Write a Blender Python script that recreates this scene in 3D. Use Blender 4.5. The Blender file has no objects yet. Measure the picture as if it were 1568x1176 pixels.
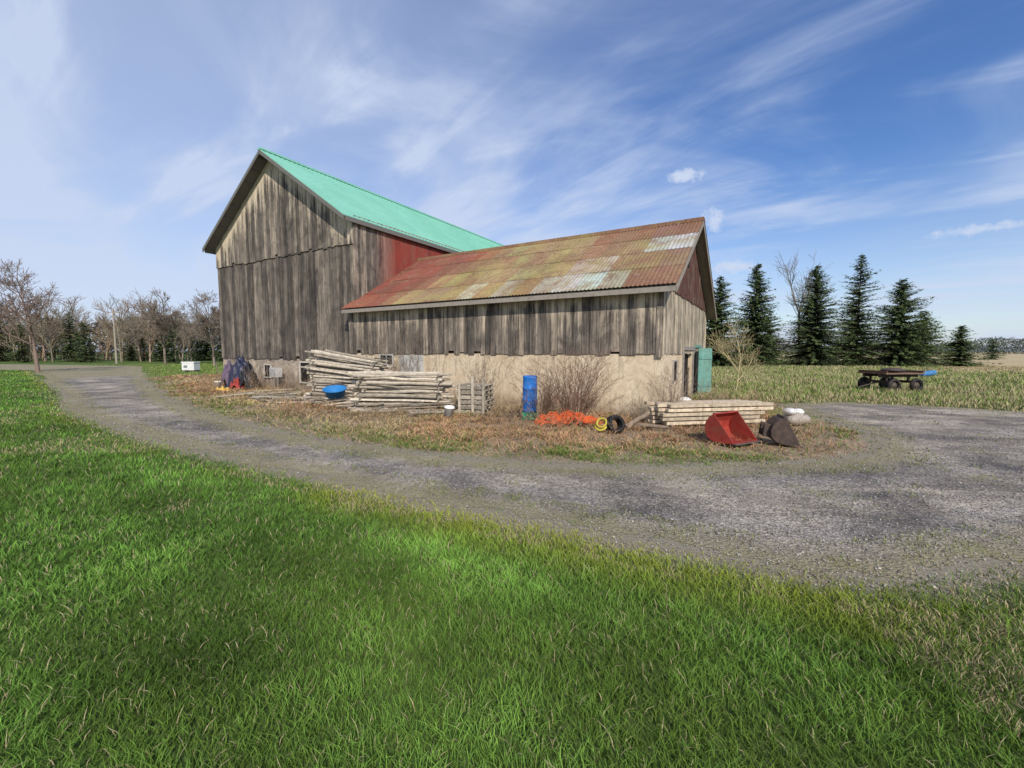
import bpy, math, random
import numpy as np
from mathutils import Vector, Matrix
from mathutils.geometry import delaunay_2d_cdt
random.seed(7); rng=np.random.default_rng(11)
scene=bpy.context.scene
R=math.radians
# ------------------------------------------------------------------ helpers
def link(o,parent=None):
    scene.collection.objects.link(o)
    if parent: o.parent=parent
    return o
def empty(name):
    e=bpy.data.objects.new(name,None); e.empty_display_size=.3
    return link(e)
def fast(name,V,F,mat,col=None,parent=None,smooth=False):
    V=np.asarray(V,dtype=np.float32); F=np.asarray(F,dtype=np.int32)
    me=bpy.data.meshes.new(name)
    me.vertices.add(len(V)); me.vertices.foreach_set('co',V.ravel())
    me.loops.add(F.size); me.loops.foreach_set('vertex_index',F.ravel())
    me.polygons.add(len(F)); me.polygons.foreach_set('loop_start',np.arange(len(F),dtype=np.int32)*F.shape[1])
    me.update(calc_edges=True)
    if smooth: me.polygons.foreach_set('use_smooth',np.ones(len(F),dtype=bool))
    if col is not None:
        a=me.color_attributes.new('Col','FLOAT_COLOR','POINT')
        c=np.ones((len(V),4),dtype=np.float32); c[:,:3]=np.asarray(col)[:,:3]
        a.data.foreach_set('color',c.ravel())
    me.materials.append(mat)
    o=bpy.data.objects.new(name,me)
    return link(o,parent)
class MB:
    def __init__(s): s.v=[];s.f=[];s.c=[]
    def add(s,vs,fs,c=(1,1,1)):
        b=len(s.v)
        s.v+= [tuple(p) for p in vs]
        s.f+= [tuple(i+b for i in f) for f in fs]
        if isinstance(c,list): s.c+=c
        else: s.c+=[c]*len(vs)
    def box(s,o,a,b,c,col=(1,1,1)):
        o=Vector(o);a=Vector(a);b=Vector(b);c=Vector(c)
        vs=[o,o+a,o+a+b,o+b,o+c,o+a+c,o+a+b+c,o+b+c]
        s.add(vs,[(0,3,2,1),(4,5,6,7),(0,1,5,4),(1,2,6,5),(2,3,7,6),(3,0,4,7)],col)
    def cyl(s,p0,p1,r0,r1,n=10,col=(1,1,1),cap=True,jit=0):
        p0=Vector(p0);p1=Vector(p1);d=(p1-p0).normalized()
        a=d.orthogonal().normalized();b=d.cross(a)
        vs=[]
        for p,r in((p0,r0),(p1,r1)):
            for i in range(n):
                t=2*math.pi*i/n; rr=r*(1+random.uniform(-jit,jit))
                vs.append(p+a*math.cos(t)*rr+b*math.sin(t)*rr)
        fs=[(i,(i+1)%n,n+(i+1)%n,n+i) for i in range(n)]
        if cap: fs+=[tuple(range(n))[::-1],tuple(range(n,2*n))]
        s.add(vs,fs,col)
    def lathe(s,prof,M,n=28,col=(1,1,1)):
        vs=[];fs=[]
        for (r,z) in prof:
            for i in range(n):
                t=2*math.pi*i/n; vs.append(M@Vector((r*math.cos(t),r*math.sin(t),z)))
        for j in range(len(prof)-1):
            for i in range(n):
                fs.append((j*n+i,j*n+(i+1)%n,(j+1)*n+(i+1)%n,(j+1)*n+i))
        s.add(vs,fs,col)
    def torus(s,M,Rr,r,n=28,m=10,col=(1,1,1),corr=0):
        vs=[];fs=[]
        for i in range(n):
            t=2*math.pi*i/n; rr=r*(1+(corr if i%2 else 0))
            for j in range(m):
                q=2*math.pi*j/m
                vs.append(M@Vector(((Rr+rr*math.cos(q))*math.cos(t),(Rr+rr*math.cos(q))*math.sin(t),rr*math.sin(q))))
        for i in range(n):
            for j in range(m):
                fs.append((i*m+j,((i+1)%n)*m+j,((i+1)%n)*m+(j+1)%m,i*m+(j+1)%m))
        s.add(vs,fs,col)
    def obj(s,name,mat,parent=None,smooth=False,bevel=0):
        me=bpy.data.meshes.new(name); me.from_pydata(s.v,[],s.f); me.update()
        a=me.color_attributes.new('Col','FLOAT_COLOR','POINT')
        c=np.ones((len(s.v),4),dtype=np.float32); c[:,:3]=np.array(s.c)
        a.data.foreach_set('color',c.ravel())
        if smooth: me.polygons.foreach_set('use_smooth',[True]*len(me.polygons))
        me.materials.append(mat)
        o=bpy.data.objects.new(name,me); link(o,parent)
        if bevel:
            m=o.modifiers.new('b','BEVEL'); m.width=bevel; m.segments=2
        return o
def vnoise(x,y,sc,seed=0):
    x=np.asarray(x)*sc;y=np.asarray(y)*sc
    xi=np.floor(x).astype(np.int64);yi=np.floor(y).astype(np.int64);fx=x-xi;fy=y-yi
    def h(a,b):
        n=(a*374761393+b*668265263+seed*1442695041)&0x7fffffff
        n=((n^(n>>13))*1274126177)&0x7fffffff
        return ((n^(n>>16))&0xffff)/65535.0
    fx=fx*fx*(3-2*fx);fy=fy*fy*(3-2*fy)
    return (h(xi,yi)*(1-fx)+h(xi+1,yi)*fx)*(1-fy)+(h(xi,yi+1)*(1-fx)+h(xi+1,yi+1)*fx)*fy
# ------------------------------------------------------------------ materials
class NT:
    def __init__(s,name):
        s.m=bpy.data.materials.new(name); s.m.use_nodes=True; s.t=s.m.node_tree
        s.b=s.t.nodes['Principled BSDF']; s.out=s.t.nodes['Material Output']
        s.b.inputs['Specular IOR Level'].default_value=.2
    def n(s,ty,**k):
        nd=s.t.nodes.new(ty)
        for a,v in k.items():
            if a in nd.inputs: nd.inputs[a].default_value=v
            else: setattr(nd,a,v)
        return nd
    def l(s,a,b): s.t.links.new(a,b)
    def coord(s,scale=(1,1,1),rot=(0,0,0),src='Object'):
        tc=s.n('ShaderNodeTexCoord'); mp=s.n('ShaderNodeMapping'); mp.inputs['Scale'].default_value=scale; mp.inputs['Rotation'].default_value=rot
        s.l(tc.outputs[src],mp.inputs[0]); return mp.outputs[0]
    def noise(s,co,sc,det=4,rough=.55,dist=0):
        nd=s.n('ShaderNodeTexNoise'); nd.inputs['Scale'].default_value=sc; nd.inputs['Detail'].default_value=min(det,6)
        nd.inputs['Roughness'].default_value=rough; nd.inputs['Distortion'].default_value=dist
        s.l(co,nd.inputs['Vector']); return nd.outputs['Fac']
    def ramp(s,fac,stops):
        r=s.n('ShaderNodeValToRGB'); e=r.color_ramp.elements
        while len(e)<len(stops): e.new(.5)
        for i,(p,c) in enumerate(stops):
            e[i].position=p; e[i].color=(c,c,c,1) if not hasattr(c,'__len__') else (*c,1)
        s.l(fac,r.inputs[0]); return r.outputs[0]
    def mix(s,f,a,b,ty='MIX'):
        m=s.n('ShaderNodeMix',data_type='RGBA',blend_type=ty)
        for i,v in((0,f),(6,a),(7,b)):
            if hasattr(v,'is_linked') or hasattr(v,'links'): s.l(v,m.inputs[i])
            else: m.inputs[i].default_value=v if i==0 else (*v,1)
        return m.outputs[2]
    def math(s,op,a,b=0,clamp=False):
        m=s.n('ShaderNodeMath',operation=op); m.use_clamp=clamp
        for i,v in((0,a),(1,b)):
            if hasattr(v,'links'): s.l(v,m.inputs[i])
            else: m.inputs[i].default_value=v
        return m.outputs[0]
    def attr(s,name='Col'):
        a=s.n('ShaderNodeAttribute'); a.attribute_name=name; return a.outputs['Color']
    def sep(s,c):
        x=s.n('ShaderNodeSeparateColor'); s.l(c,x.inputs[0]); return x.outputs
    def bump(s,h,st=.3,dist=.02):
        b=s.n('ShaderNodeBump'); b.inputs['Strength'].default_value=st; b.inputs['Distance'].default_value=dist
        s.l(h,b.inputs['Height']); s.l(b.outputs[0],s.b.inputs['Normal'])
    def fin(s,col,rough=.85,metal=0):
        s.l(col,s.b.inputs['Base Color'])
        if hasattr(rough,'links'): s.l(rough,s.b.inputs['Roughness'])
        else: s.b.inputs['Roughness'].default_value=rough
        s.b.inputs['Metallic'].default_value=metal
        return s.m
def m_plain(name,col,rough=.6,var=.25,dirt=(.12,.1,.08),sc=9,metal=0):
    t=NT(name); co=t.coord()
    n=t.noise(co,sc,5,.65); d=t.ramp(n,[(.45,0),(.75,1)])
    base=t.mix(t.math('MULTIPLY',d,var),col,dirt)
    base=t.mix(.25,base,t.ramp(t.noise(co,sc*4,3),[(.3,tuple(c*.55 for c in col)),(.7,tuple(min(1,c*1.15) for c in col))]))
    t.bump(n,.15,.01)
    return t.fin(base,rough,metal)
def m_attr(name,rough=.85,sc=14,amp=.5,stretch=(1,1,1),bump=.2,dirt=0):
    t=NT(name); co=t.coord(stretch)
    n=t.noise(co,sc,5,.65)
    c=t.mix(1,t.attr(),t.ramp(n,[(.25,1-amp),(.75,1+amp*.3)]),'MULTIPLY')
    if dirt: c=t.mix(t.ramp(t.noise(co,sc*.5,6,.75),[(.48,0),(.66,dirt)]),c,(.13,.08,.05))
    t.bump(n,bump,.01)
    return t.fin(c,rough)
def m_foliage(name):
    t=NT(name); c=t.attr()
    d=t.n('ShaderNodeBsdfDiffuse'); t.l(c,d.inputs['Color']); t.l(d.outputs[0],t.out.inputs[0]); t.t.nodes.remove(t.b)
    return t.m
# weathered boards: Col.r=random per board, Col.g=closeness to eave, Col.b=red paint amount
def m_boards(name,base_lo,base_hi,pale,red=(.26,.045,.032)):
    t=NT(name); at=t.sep(t.attr())
    co=t.coord((22,22,.55)); g=t.noise(co,1.6,8,.75,.4)
    co2=t.coord((5,5,.35)); g2=t.noise(co2,1.0,6,.65,.3)
    co3=t.coord((70,70,1.2)); g3=t.noise(co3,1.5,4,.7)
    blot=t.noise(t.coord((1.3,1.3,1)),1.6,7,.7,.5)
    c=t.ramp(g,[(.3,base_lo),(.52,tuple((a+b)*.5 for a,b in zip(base_lo,base_hi))),(.68,base_hi)])
    c=t.mix(1,c,t.ramp(at[0],[(0,(.38,.375,.38)),(.5,(.85,.84,.83)),(1,(1.5,1.44,1.34))]),'MULTIPLY')
    c=t.mix(.9,c,t.ramp(g3,[(.32,(.28,.28,.29)),(.54,(1,1,1)),(.75,(1.6,1.55,1.45))]),'MULTIPLY')
    c=t.mix(.85,c,t.ramp(g2,[(.3,(.38,.38,.4)),(.7,(1.35,1.28,1.18))]),'MULTIPLY')
    c=t.mix(.8,c,t.ramp(blot,[(.34,(.42,.42,.44)),(.6,(1.2,1.17,1.12))]),'MULTIPLY')
    pn=t.math('ADD',t.math('MULTIPLY',at[1],.9),t.math('MULTIPLY',t.math('SUBTRACT',g2,.5),1.9))
    pn=t.math('ADD',pn,t.math('MULTIPLY',t.math('SUBTRACT',g,.5),1.3))
    pn=t.math('ADD',pn,t.math('MULTIPLY',t.math('SUBTRACT',blot,.5),.8))
    pf=t.ramp(pn,[(.25,0),(.8,.95)])
    pf=t.math('MULTIPLY',pf,t.math('MULTIPLY',at[1],3,True))
    c=t.mix(pf,c,pale)
    rf=t.math('MULTIPLY',at[2],t.ramp(t.math('ADD',t.math('MULTIPLY',g,.6),t.math('MULTIPLY',blot,.5)),[(.42,.1),(.56,1)]))
    c=t.mix(rf,c,red)
    vo=t.n('ShaderNodeTexVoronoi'); vo.inputs['Scale'].default_value=1; t.l(t.coord((5.5,5.5,2.6)),vo.inputs['Vector'])
    k=t.ramp(vo.outputs['Distance'],[(.03,.25),(.11,1)])
    c=t.mix(.8,c,k,'MULTIPLY')
    t.bump(t.math('ADD',g,g3),.6,.012)
    return t.fin(c,.9)
M_board=m_boards('weathered_boards',(.085,.077,.07),(.43,.395,.355),(.66,.56,.42))
M_board2=m_boards('gable_boards',(.26,.24,.20),(.68,.63,.52),(.6,.52,.4),(.085,.03,.024))
def m_teal():
    t=NT('teal_metal_roof'); co=t.coord()
    n=t.noise(co,.6,5,.6); n2=t.noise(co,7,4)
    c=t.ramp(n,[(.3,(.20,.48,.37)),(.7,(.25,.55,.44))])
    c=t.mix(.10,c,t.ramp(n2,[(.3,(.6,.6,.6)),(.6,(1.05,1.05,1.05))]),'MULTIPLY')
    t.b.inputs['Specular IOR Level'].default_value=.4
    return t.fin(c,.45,0)
M_teal=m_teal()
def m_rust():
    t=NT('rusty_metal_roof'); co=t.coord()
    a=t.attr()
    n=t.noise(co,1.6,8,.72,.4); n2=t.noise(co,.8,6,.65,.6); n3=t.noise(co,14,6,.75)
    rust=t.ramp(n3,[(.3,(.11,.052,.036)),(.5,(.21,.105,.065)),(.72,(.32,.19,.12))])
    c=t.mix(t.ramp(n,[(.45,0),(.62,.75)]),a,rust)
    moss=t.math('MULTIPLY',t.ramp(n2,[(.46,0),(.64,.6)]),t.ramp(t.sep(a)[1],[(.10,0),(.17,1)]))
    c=t.mix(moss,c,(.31,.265,.105))
    c=t.mix(t.ramp(t.noise(co,3.2,7,.75,.3),[(.58,0),(.7,.45)]),c,(.36,.34,.30))
    c=t.mix(.75,c,t.ramp(n3,[(.25,.5),(.7,1.3)]),'MULTIPLY')
    c=t.mix(.5,c,t.ramp(t.noise(co,.5,4,.6),[(.35,.65),(.65,1.15)]),'MULTIPLY')
    t.bump(n3,.2,.01)
    return t.fin(c,.75,0)
M_rust=m_rust()
def m_found(name,a,b,stain,stone=False):
    t=NT(name); co=t.coord()
    n=t.noise(co,1.1,6,.65,.4); n2=t.noise(co,9,6,.7)
    c=t.ramp(n,[(.35,a),(.65,b)])
    c=t.mix(t.ramp(t.noise(co,2.6,6,.7,.8),[(.52,0),(.64,.55)]),c,stain)
    c=t.mix(t.ramp(t.noise(t.coord((4,4,.5)),1.4,5,.65),[(.52,0),(.68,.5)]),c,tuple(x*.75 for x in stain))
    s=t.n('ShaderNodeSeparateXYZ'); t.l(t.coord(),s.inputs[0])
    damp=t.math('ADD',s.outputs[2],t.math('MULTIPLY',n,.6))
    c=t.mix(t.ramp(damp,[(.35,.7),(.75,0)]),c,tuple(x*.6 for x in stain))
    h=n2
    if stone:
        vo=t.n('ShaderNodeTexVoronoi',feature='DISTANCE_TO_EDGE'); vo.inputs['Scale'].default_value=3.2; t.l(co,vo.inputs['Vector'])
        vc=t.n('ShaderNodeTexVoronoi'); vc.inputs['Scale'].default_value=3.2; t.l(co,vc.inputs['Vector'])
        e=t.ramp(vo.outputs['Distance'],[(.02,0),(.07,1)])
        c2=t.mix(1,c,t.ramp(t.sep(vc.outputs['Color'])[0],[(0,(.5,.5,.5)),(1,(1.2,1.1,1.05))]),'MULTIPLY')
        c=t.mix(e,t.mix(.5,c,(.3,.27,.23)),c2); h=t.math('ADD',e,n2)
    c=t.mix(.45,c,t.ramp(n2,[(.3,.65),(.65,1.15)]),'MULTIPLY')
    t.bump(h,.6,.02)
    return t.fin(c,.95)
M_found=m_found('parged_foundation',(.57,.455,.31),(.68,.575,.42),(.38,.295,.2))
M_stone=m_found('stone_foundation',(.36,.32,.26),(.54,.47,.38),(.26,.22,.18),True)
M_dark=m_plain('painted_dark',(.012,.011,.01),.9)  # near-black colour stands in for unlit depth behind openings and boards
M_fascia=m_plain('weathered_fascia',(.16,.155,.145),.8,.5)
M_wood=m_attr('old_wood',.85,10,.55,(1,1,1),.4)
M_paint=m_attr('worn_paint',.55,9,.45,(1,1,1),.15,.6)
M_plastic=m_attr('plastic',.4,6,.25,(1,1,1),.05)
M_rubber=m_plain('black_plastic',(.015,.015,.016),.6,.4,(.1,.09,.07))
M_glass=m_plain('window_glass',(.03,.035,.04),.15,.2)
M_grass=m_foliage('grass_blades')
M_needle=m_foliage('spruce_needles')
M_bark=m_attr('bark',.95,8,.5,(3,3,.6),.4)
# ------------------------------------------------------------------ layout (metres; camera at the origin, y into the scene)
U=Vector((-.861,.509,0)).normalized(); Vv=Vector((.509,.861,0)).normalized()
C=Vector((3.80,11.0,0)); Z=Vector((0,0,1))
LEN=11.8; WID=8.8; RT=4.0; RZ=5.9
def P(s,t,z): return C+U*s+Vv*t+Z*z
B=P(LEN-.02,.3,0)
BW=10.35; BL=22.
def Q(s,t,z): return B+U*s+Vv*t+Z*z
low=np.array([(-200,60),(-120,52),(-60,44.),(-43.5,39.),(-27.5,25.5),(-18.6,17.9),(-13,12.7),(-8.66,9.5),(-5.73,7.55),(-3.51,6.25),(-1.84,5.33),(-.6,4.64),(.43,4.15),(1.05,3.82),(1.73,3.5),(2.32,3.2),(3.02,3.12),(3.63,3.3),(4.29,3.46),(6,3.9),(9,4.3),(16,4.6),(45,5)])
up=np.array([(-200,72),(-120,64),(-70,58),(-43,50),(-30,35),(-20.6,24),(-12.6,15.5),(-7.57,10.9),(-4.75,8.75),(-3.17,7.82),(-1.78,7.06),(-.44,6.55),(.83,6.25),(2.05,6.15),(3.58,6.32),(5.07,6.5),(6.4,7.2),(7.4,8.6),(7.9,10.2),(8.1,11.8),(8.7,13.6),(10.9,14.4),(12.4,13.6),(14.5,11.9),(22,10.6),(45,10)])
def fract(poly,amp):
    out=[]
    for a,b in zip(poly[:-1],poly[1:]):
        L=np.hypot(*(b-a)); n=max(1,int(L/.07)) if max(abs(a[0]),abs(b[0]))<25 else max(1,int(L/.6))
        for i in range(n): out.append(a+(b-a)*i/n)
    out.append(poly[-1]); out=np.array(out)
    for _ in range(14):
        o2=out.copy(); o2[1:-1]=(out[:-2]+out[1:-1]*2+out[2:])/4; out=o2
    x,y=out[:,0],out[:,1]
    for sc,am,sd in((1.1,1.0,1),(4,.5,2),(11,.3,3)):
        out=out+np.stack([(vnoise(x,y,sc,sd)-.5)*am*amp*2,(vnoise(x,y,sc,sd+9)-.5)*am*amp*2],1)
    return out
lowF=fract(low,.22); upF=fract(up,.22)
poly=np.concatenate([lowF,upF[::-1]])
def inpoly(x,y,pl):
    x=np.asarray(x);y=np.asarray(y);r=np.zeros(x.shape,bool)
    x0,y0=pl[:,0],pl[:,1];x1,y1=np.roll(x0,-1),np.roll(y0,-1)
    for a,b,c,d in zip(x0,y0,x1,y1):
        if b==d: continue
        cnd=((b>y)!=(d>y))
        if cnd.any():
            r^= cnd&(x<(c-a)*(y-b)/(d-b)+a)
    return r
coarse=np.concatenate([lowF[::4],upF[::-4]])
def dpoly(x,y,pl):
    d=np.full(np.shape(x),1e9)
    for a,b in zip(pl[:-1],pl[1:]):
        ab=b-a; t=np.clip(((x-a[0])*ab[0]+(y-a[1])*ab[1])/(ab@ab),0,1)
        d=np.minimum(d,np.hypot(x-a[0]-ab[0]*t,y-a[1]-ab[1]*t))
    return d
def distedge(x,y): return np.minimum(dpoly(np.asarray(x),np.asarray(y),low),dpoly(np.asarray(x),np.asarray(y),up))
def islawn(x,y): return y<np.interp(x,low[:,0],low[:,1])
bf=[P(0,0,0),P(LEN,0,0),B,Q(BW,0,0),Q(BW,BL,0),Q(0,BL,0),P(LEN,WID,0),P(0,WID,0)]
bfoot=np.array([(p.x,p.y) for p in bf])
def isisland(x,y):
    lim=np.interp(x,[-24,-20,-13,-6,4,9,10.5],[30,33,30,24,15.5,14.5,13])
    return (~islawn(x,y))&(x>-24)&(x<10.2)&(y<lim)
def fartan(x,y):
    a=np.clip((y-33+4*vnoise(x,y,.15,3))/4,0,1)*np.clip((x-.93*y)/4,0,1)
    b=np.clip((y-78)/8,0,1)*np.clip((x-12)/10,0,1)
    return np.maximum(a,b)
# ------------------------------------------------------------------ ground
def ground():
    xs=np.concatenate([[-2500,-1200,-600,-300,-180,-120,-80,-60,-45,-35],np.arange(-28,20,.3),np.arange(20,80,2.),[85,100,120,180,300,600,1200,2500]])
    ys=np.concatenate([[-300,-60,-20,-8,-3],np.arange(-1,34,.3),np.arange(34,90,2.),[95,100,130,180,260,400,700,1300,2600]])
    X,Y=np.meshgrid(xs,ys); x=X.ravel();y=Y.ravel()
    Vt=np.stack([x,y,np.zeros_like(x)],1)
    nx,ny=len(xs),len(ys)
    i=np.arange(nx-1);j=np.arange(ny-1);I,J=np.meshgrid(i,j);b=(J*nx+I).ravel()
    F=np.stack([b,b+1,b+nx+1,b+nx],1)
    isl=isisland(x,y).astype(float)
    d=distedge(x,y); edge=np.clip(1-d/.45,0,1)
    far=fartan(x,y)
    t=NT('ground_soil_grass'); at=t.sep(t.attr()); co=t.coord()
    n=t.noise(co,.35,5,.6); n2=t.noise(co,5,6,.7); n3=t.noise(co,40,4,.7); n4=t.noise(co,1.1,6,.65,.4)
    g=t.ramp(n,[(.3,(.06,.105,.022)),(.7,(.12,.18,.04))])
    g=t.mix(.6,g,t.ramp(n3,[(.3,.5),(.7,1.2)]),'MULTIPLY')
    dry=t.ramp(n2,[(.3,(.18,.13,.085)),(.5,(.40,.30,.2)),(.62,(.24,.18,.11)),(.8,(.5,.4,.27))])
    dry=t.mix(t.ramp(n4,[(.48,0),(.6,.8)]),dry,(.19,.145,.105))
    dry=t.mix(.6,dry,t.ramp(n3,[(.3,.45),(.7,1.25)]),'MULTIPLY')
    f=t.math('ADD',at[0],t.math('MULTIPLY',t.math('SUBTRACT',n2,.5),.8),True)
    c=t.mix(f,g,dry)
    e=t.ramp(t.math('MULTIPLY',at[1],t.math('ADD',n2,.35)),[(.15,0),(.5,1)])
    c=t.mix(e,c,t.ramp(n3,[(.3,(.13,.115,.08)),(.7,(.36,.32,.24))]))
    c=t.mix(at[2],c,t.ramp(t.noise(t.coord((.02,.15,1)),1,4),[(.35,(.40,.31,.17)),(.6,(.46,.38,.22)),(.72,(.24,.26,.1))]))
    t.bump(n3,.5,.03); M=t.fin(c,.95)
    fast('ground',Vt,F,M,np.stack([isl,edge,far],1))
ground()
def driveway():
    gx,gy=np.meshgrid(np.arange(-26,30,.3),np.arange(2.8,30,.3)); gx=gx.ravel()+rng.uniform(-.08,.08,gx.size); gy=gy.ravel()+rng.uniform(-.08,.08,gy.size)
    k=inpoly(gx,gy,coarse)&(distedge(gx,gy)>.45); gx,gy=gx[k],gy[k]
    nb=len(poly); pts=[Vector((float(p[0]),float(p[1]))) for p in poly]+[Vector((float(a),float(b))) for a,b in zip(gx,gy)]
    ed=[(i,(i+1)%nb) for i in range(nb)]
    vs,_,fs,*_r=delaunay_2d_cdt(pts,ed,[],1,1e-5)
    v=np.array([(p[0],p[1]) for p in vs]); d=distedge(v[:,0],v[:,1])
    dl=dpoly(v[:,0],v[:,1],low)   # wheel tracks follow the lane at a set distance from the lawn side
    wob=.3*(vnoise(v[:,0],v[:,1],.4,5)-.5)
    tr=np.exp(-((dl-.8+wob)/.3)**2)+np.exp(-((dl-2.2+wob)/.33)**2)+.7*np.exp(-((dl-4.6+wob)/.4)**2)
    V3=np.concatenate([v,np.full((len(v),1),.004)],1); F=np.array([f[:3] for f in fs if len(f)==3])
    a_=V3[F[:,1]]-V3[F[:,0]]; b_=V3[F[:,2]]-V3[F[:,0]]; fl=(a_[:,0]*b_[:,1]-a_[:,1]*b_[:,0])<0; F[fl]=F[fl][:,::-1]
    t=NT('gravel'); co=t.coord(); at=t.sep(t.attr())
    n=t.noise(co,.55,7,.68,.5); n2=t.noise(co,3,6,.7); n3=t.noise(co,55,5,.75)
    ns=t.noise(t.coord((.45,1.7,1),(0,0,.5)),1,6,.65,.4)
    vo=t.n('ShaderNodeTexVoronoi'); vo.inputs['Scale'].default_value=38; t.l(co,vo.inputs['Vector'])
    st=t.sep(vo.outputs['Color'])[0]
    c=t.ramp(n,[(.36,(.17,.152,.14)),(.5,(.33,.295,.255)),(.62,(.48,.43,.36))])
    c=t.mix(.7,c,t.ramp(ns,[(.36,(.5,.5,.51)),(.62,(1.25,1.2,1.12))]),'MULTIPLY')
    c=t.mix(t.math('MULTIPLY',at[1],t.ramp(n2,[(.35,.25),(.6,.85)])),c,t.mix(t.ramp(n,[(.42,0),(.58,1)]),(.125,.118,.115),(.30,.275,.25)))
    c=t.mix(.7,c,t.ramp(st,[(0,.4),(.5,.95),(1,1.65)]),'MULTIPLY')
    c=t.mix(.6,c,t.ramp(n3,[(.3,.5),(.7,1.4)]),'MULTIPLY')
    c=t.mix(.7,c,t.ramp(n2,[(.3,.6),(.7,1.25)]),'MULTIPLY')
    gr=t.math('ADD',t.math('MULTIPLY',t.math('SUBTRACT',n2,.5),1.1),t.math('MULTIPLY',at[0],1.0))
    c=t.mix(t.ramp(gr,[(.3,0),(.75,.85)]),c,t.ramp(n3,[(.35,(.16,.15,.075)),(.6,(.36,.31,.2))]))
    c=t.mix(t.ramp(t.noise(co,.9,6,.7),[(.58,0),(.68,.6)]),c,(.25,.25,.11))
    c=t.mix(t.ramp(t.noise(co,.6,5,.7,.6),[(.56,0),(.7,.6)]),c,(.44,.37,.27))
    t.bump(t.math('ADD',vo.outputs['Distance'],n3),.8,.02)
    fast('gravel_driveway',V3,F,t.fin(c,.95),np.stack([np.clip(1-d/.8,0,1),np.clip(tr,0,1),0*d],1))
driveway()
def stones():
    n=46000; a=rng.uniform(-1.1,1.1,n); r=2.6+rng.random(n)**1.6*14
    x=np.sin(a)*r;y=np.cos(a)*r
    k=inpoly(x,y,coarse)&((vnoise(x,y,1.2,15)>.35)|(rng.random(n)<.4)); 
    k|= (distedge(x,y)<.4)&(rng.random(n)<.6)
    x,y,r=x[k],y[k],r[k]; n=len(x)
    s=rng.uniform(.004,.012,n)*np.maximum(1,r/6)**.5; s*=np.where(rng.random(n)<.03,1.7,1)
    base=np.array([(1,0,0),(0,1,0),(-1,0,0),(0,-1,0),(0,0,.7),(0,0,-.4)])
    Fb=np.array([(0,1,4),(1,2,4),(2,3,4),(3,0,4),(1,0,5),(2,1,5),(3,2,5),(0,3,5)])
    ang=rng.uniform(0,6.28,n); j=rng.uniform(.6,1.4,(n,6,3)); Vb=base[None]*j*s[:,None,None]
    ca,sa=np.cos(ang)[:,None],np.sin(ang)[:,None]
    X=Vb[:,:,0]*ca-Vb[:,:,1]*sa+x[:,None];Y=Vb[:,:,0]*sa+Vb[:,:,1]*ca+y[:,None];Zz=Vb[:,:,2]+.006+.2*s[:,None]
    V_=np.stack([X,Y,Zz],2).reshape(-1,3); F=(Fb[None]+6*np.arange(n)[:,None,None]).reshape(-1,3)
    g=rng.uniform(.12,.48,n)[:,None]*np.array([[1,.94,.85]])*rng.uniform(.93,1.07,(n,3))
    fast('loose_gravel_stones',V_,F,M_grass,np.repeat(g,6,0))
stones()
# ------------------------------------------------------------------ grass
def blades(x,y,h,w,col,lean=.5,seg=True,z0=0.):
    n=len(x); a=rng.uniform(0,6.283,n); b=rng.uniform(0,6.283,n)
    dx,dy=np.cos(a)*w/2,np.sin(a)*w/2; le=h*lean*rng.uniform(.2,1.4,n); lx,ly=np.cos(b)*le,np.sin(b)*le
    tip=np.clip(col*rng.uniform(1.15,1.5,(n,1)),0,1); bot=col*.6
    if seg:
        V_=np.stack([np.stack([x-dx,y-dy,z0+0*x],1),np.stack([x+dx,y+dy,z0+0*x],1),
          np.stack([x-dx*.8+lx*.35,y-dy*.8+ly*.35,z0+h*.6],1),np.stack([x+dx*.8+lx*.35,y+dy*.8+ly*.35,z0+h*.6],1),
          np.stack([x+lx,y+ly,z0+h*.95],1)],1).reshape(-1,3)
        F=(np.array([(0,1,3),(0,3,2),(2,3,4)])[None]+5*np.arange(n)[:,None,None]).reshape(-1,3)
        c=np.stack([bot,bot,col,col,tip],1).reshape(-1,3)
    else:
        V_=np.stack([np.stack([x-dx,y-dy,z0+0*x],1),np.stack([x+dx,y+dy,z0+0*x],1),np.stack([x+lx,y+ly,z0+h],1)],1).reshape(-1,3)
        F=(np.array([(0,1,2)])[None]+3*np.arange(n)[:,None,None]).reshape(-1,3)
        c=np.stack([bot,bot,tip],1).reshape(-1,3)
    return V_,F,c
def merge(parts):
    vs=[];fs=[];cs=[];b=0
    for v,f,c in parts: vs.append(v);fs.append(f+b);cs.append(c);b+=len(v)
    return np.concatenate(vs),np.concatenate(fs),np.concatenate(cs)
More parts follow.
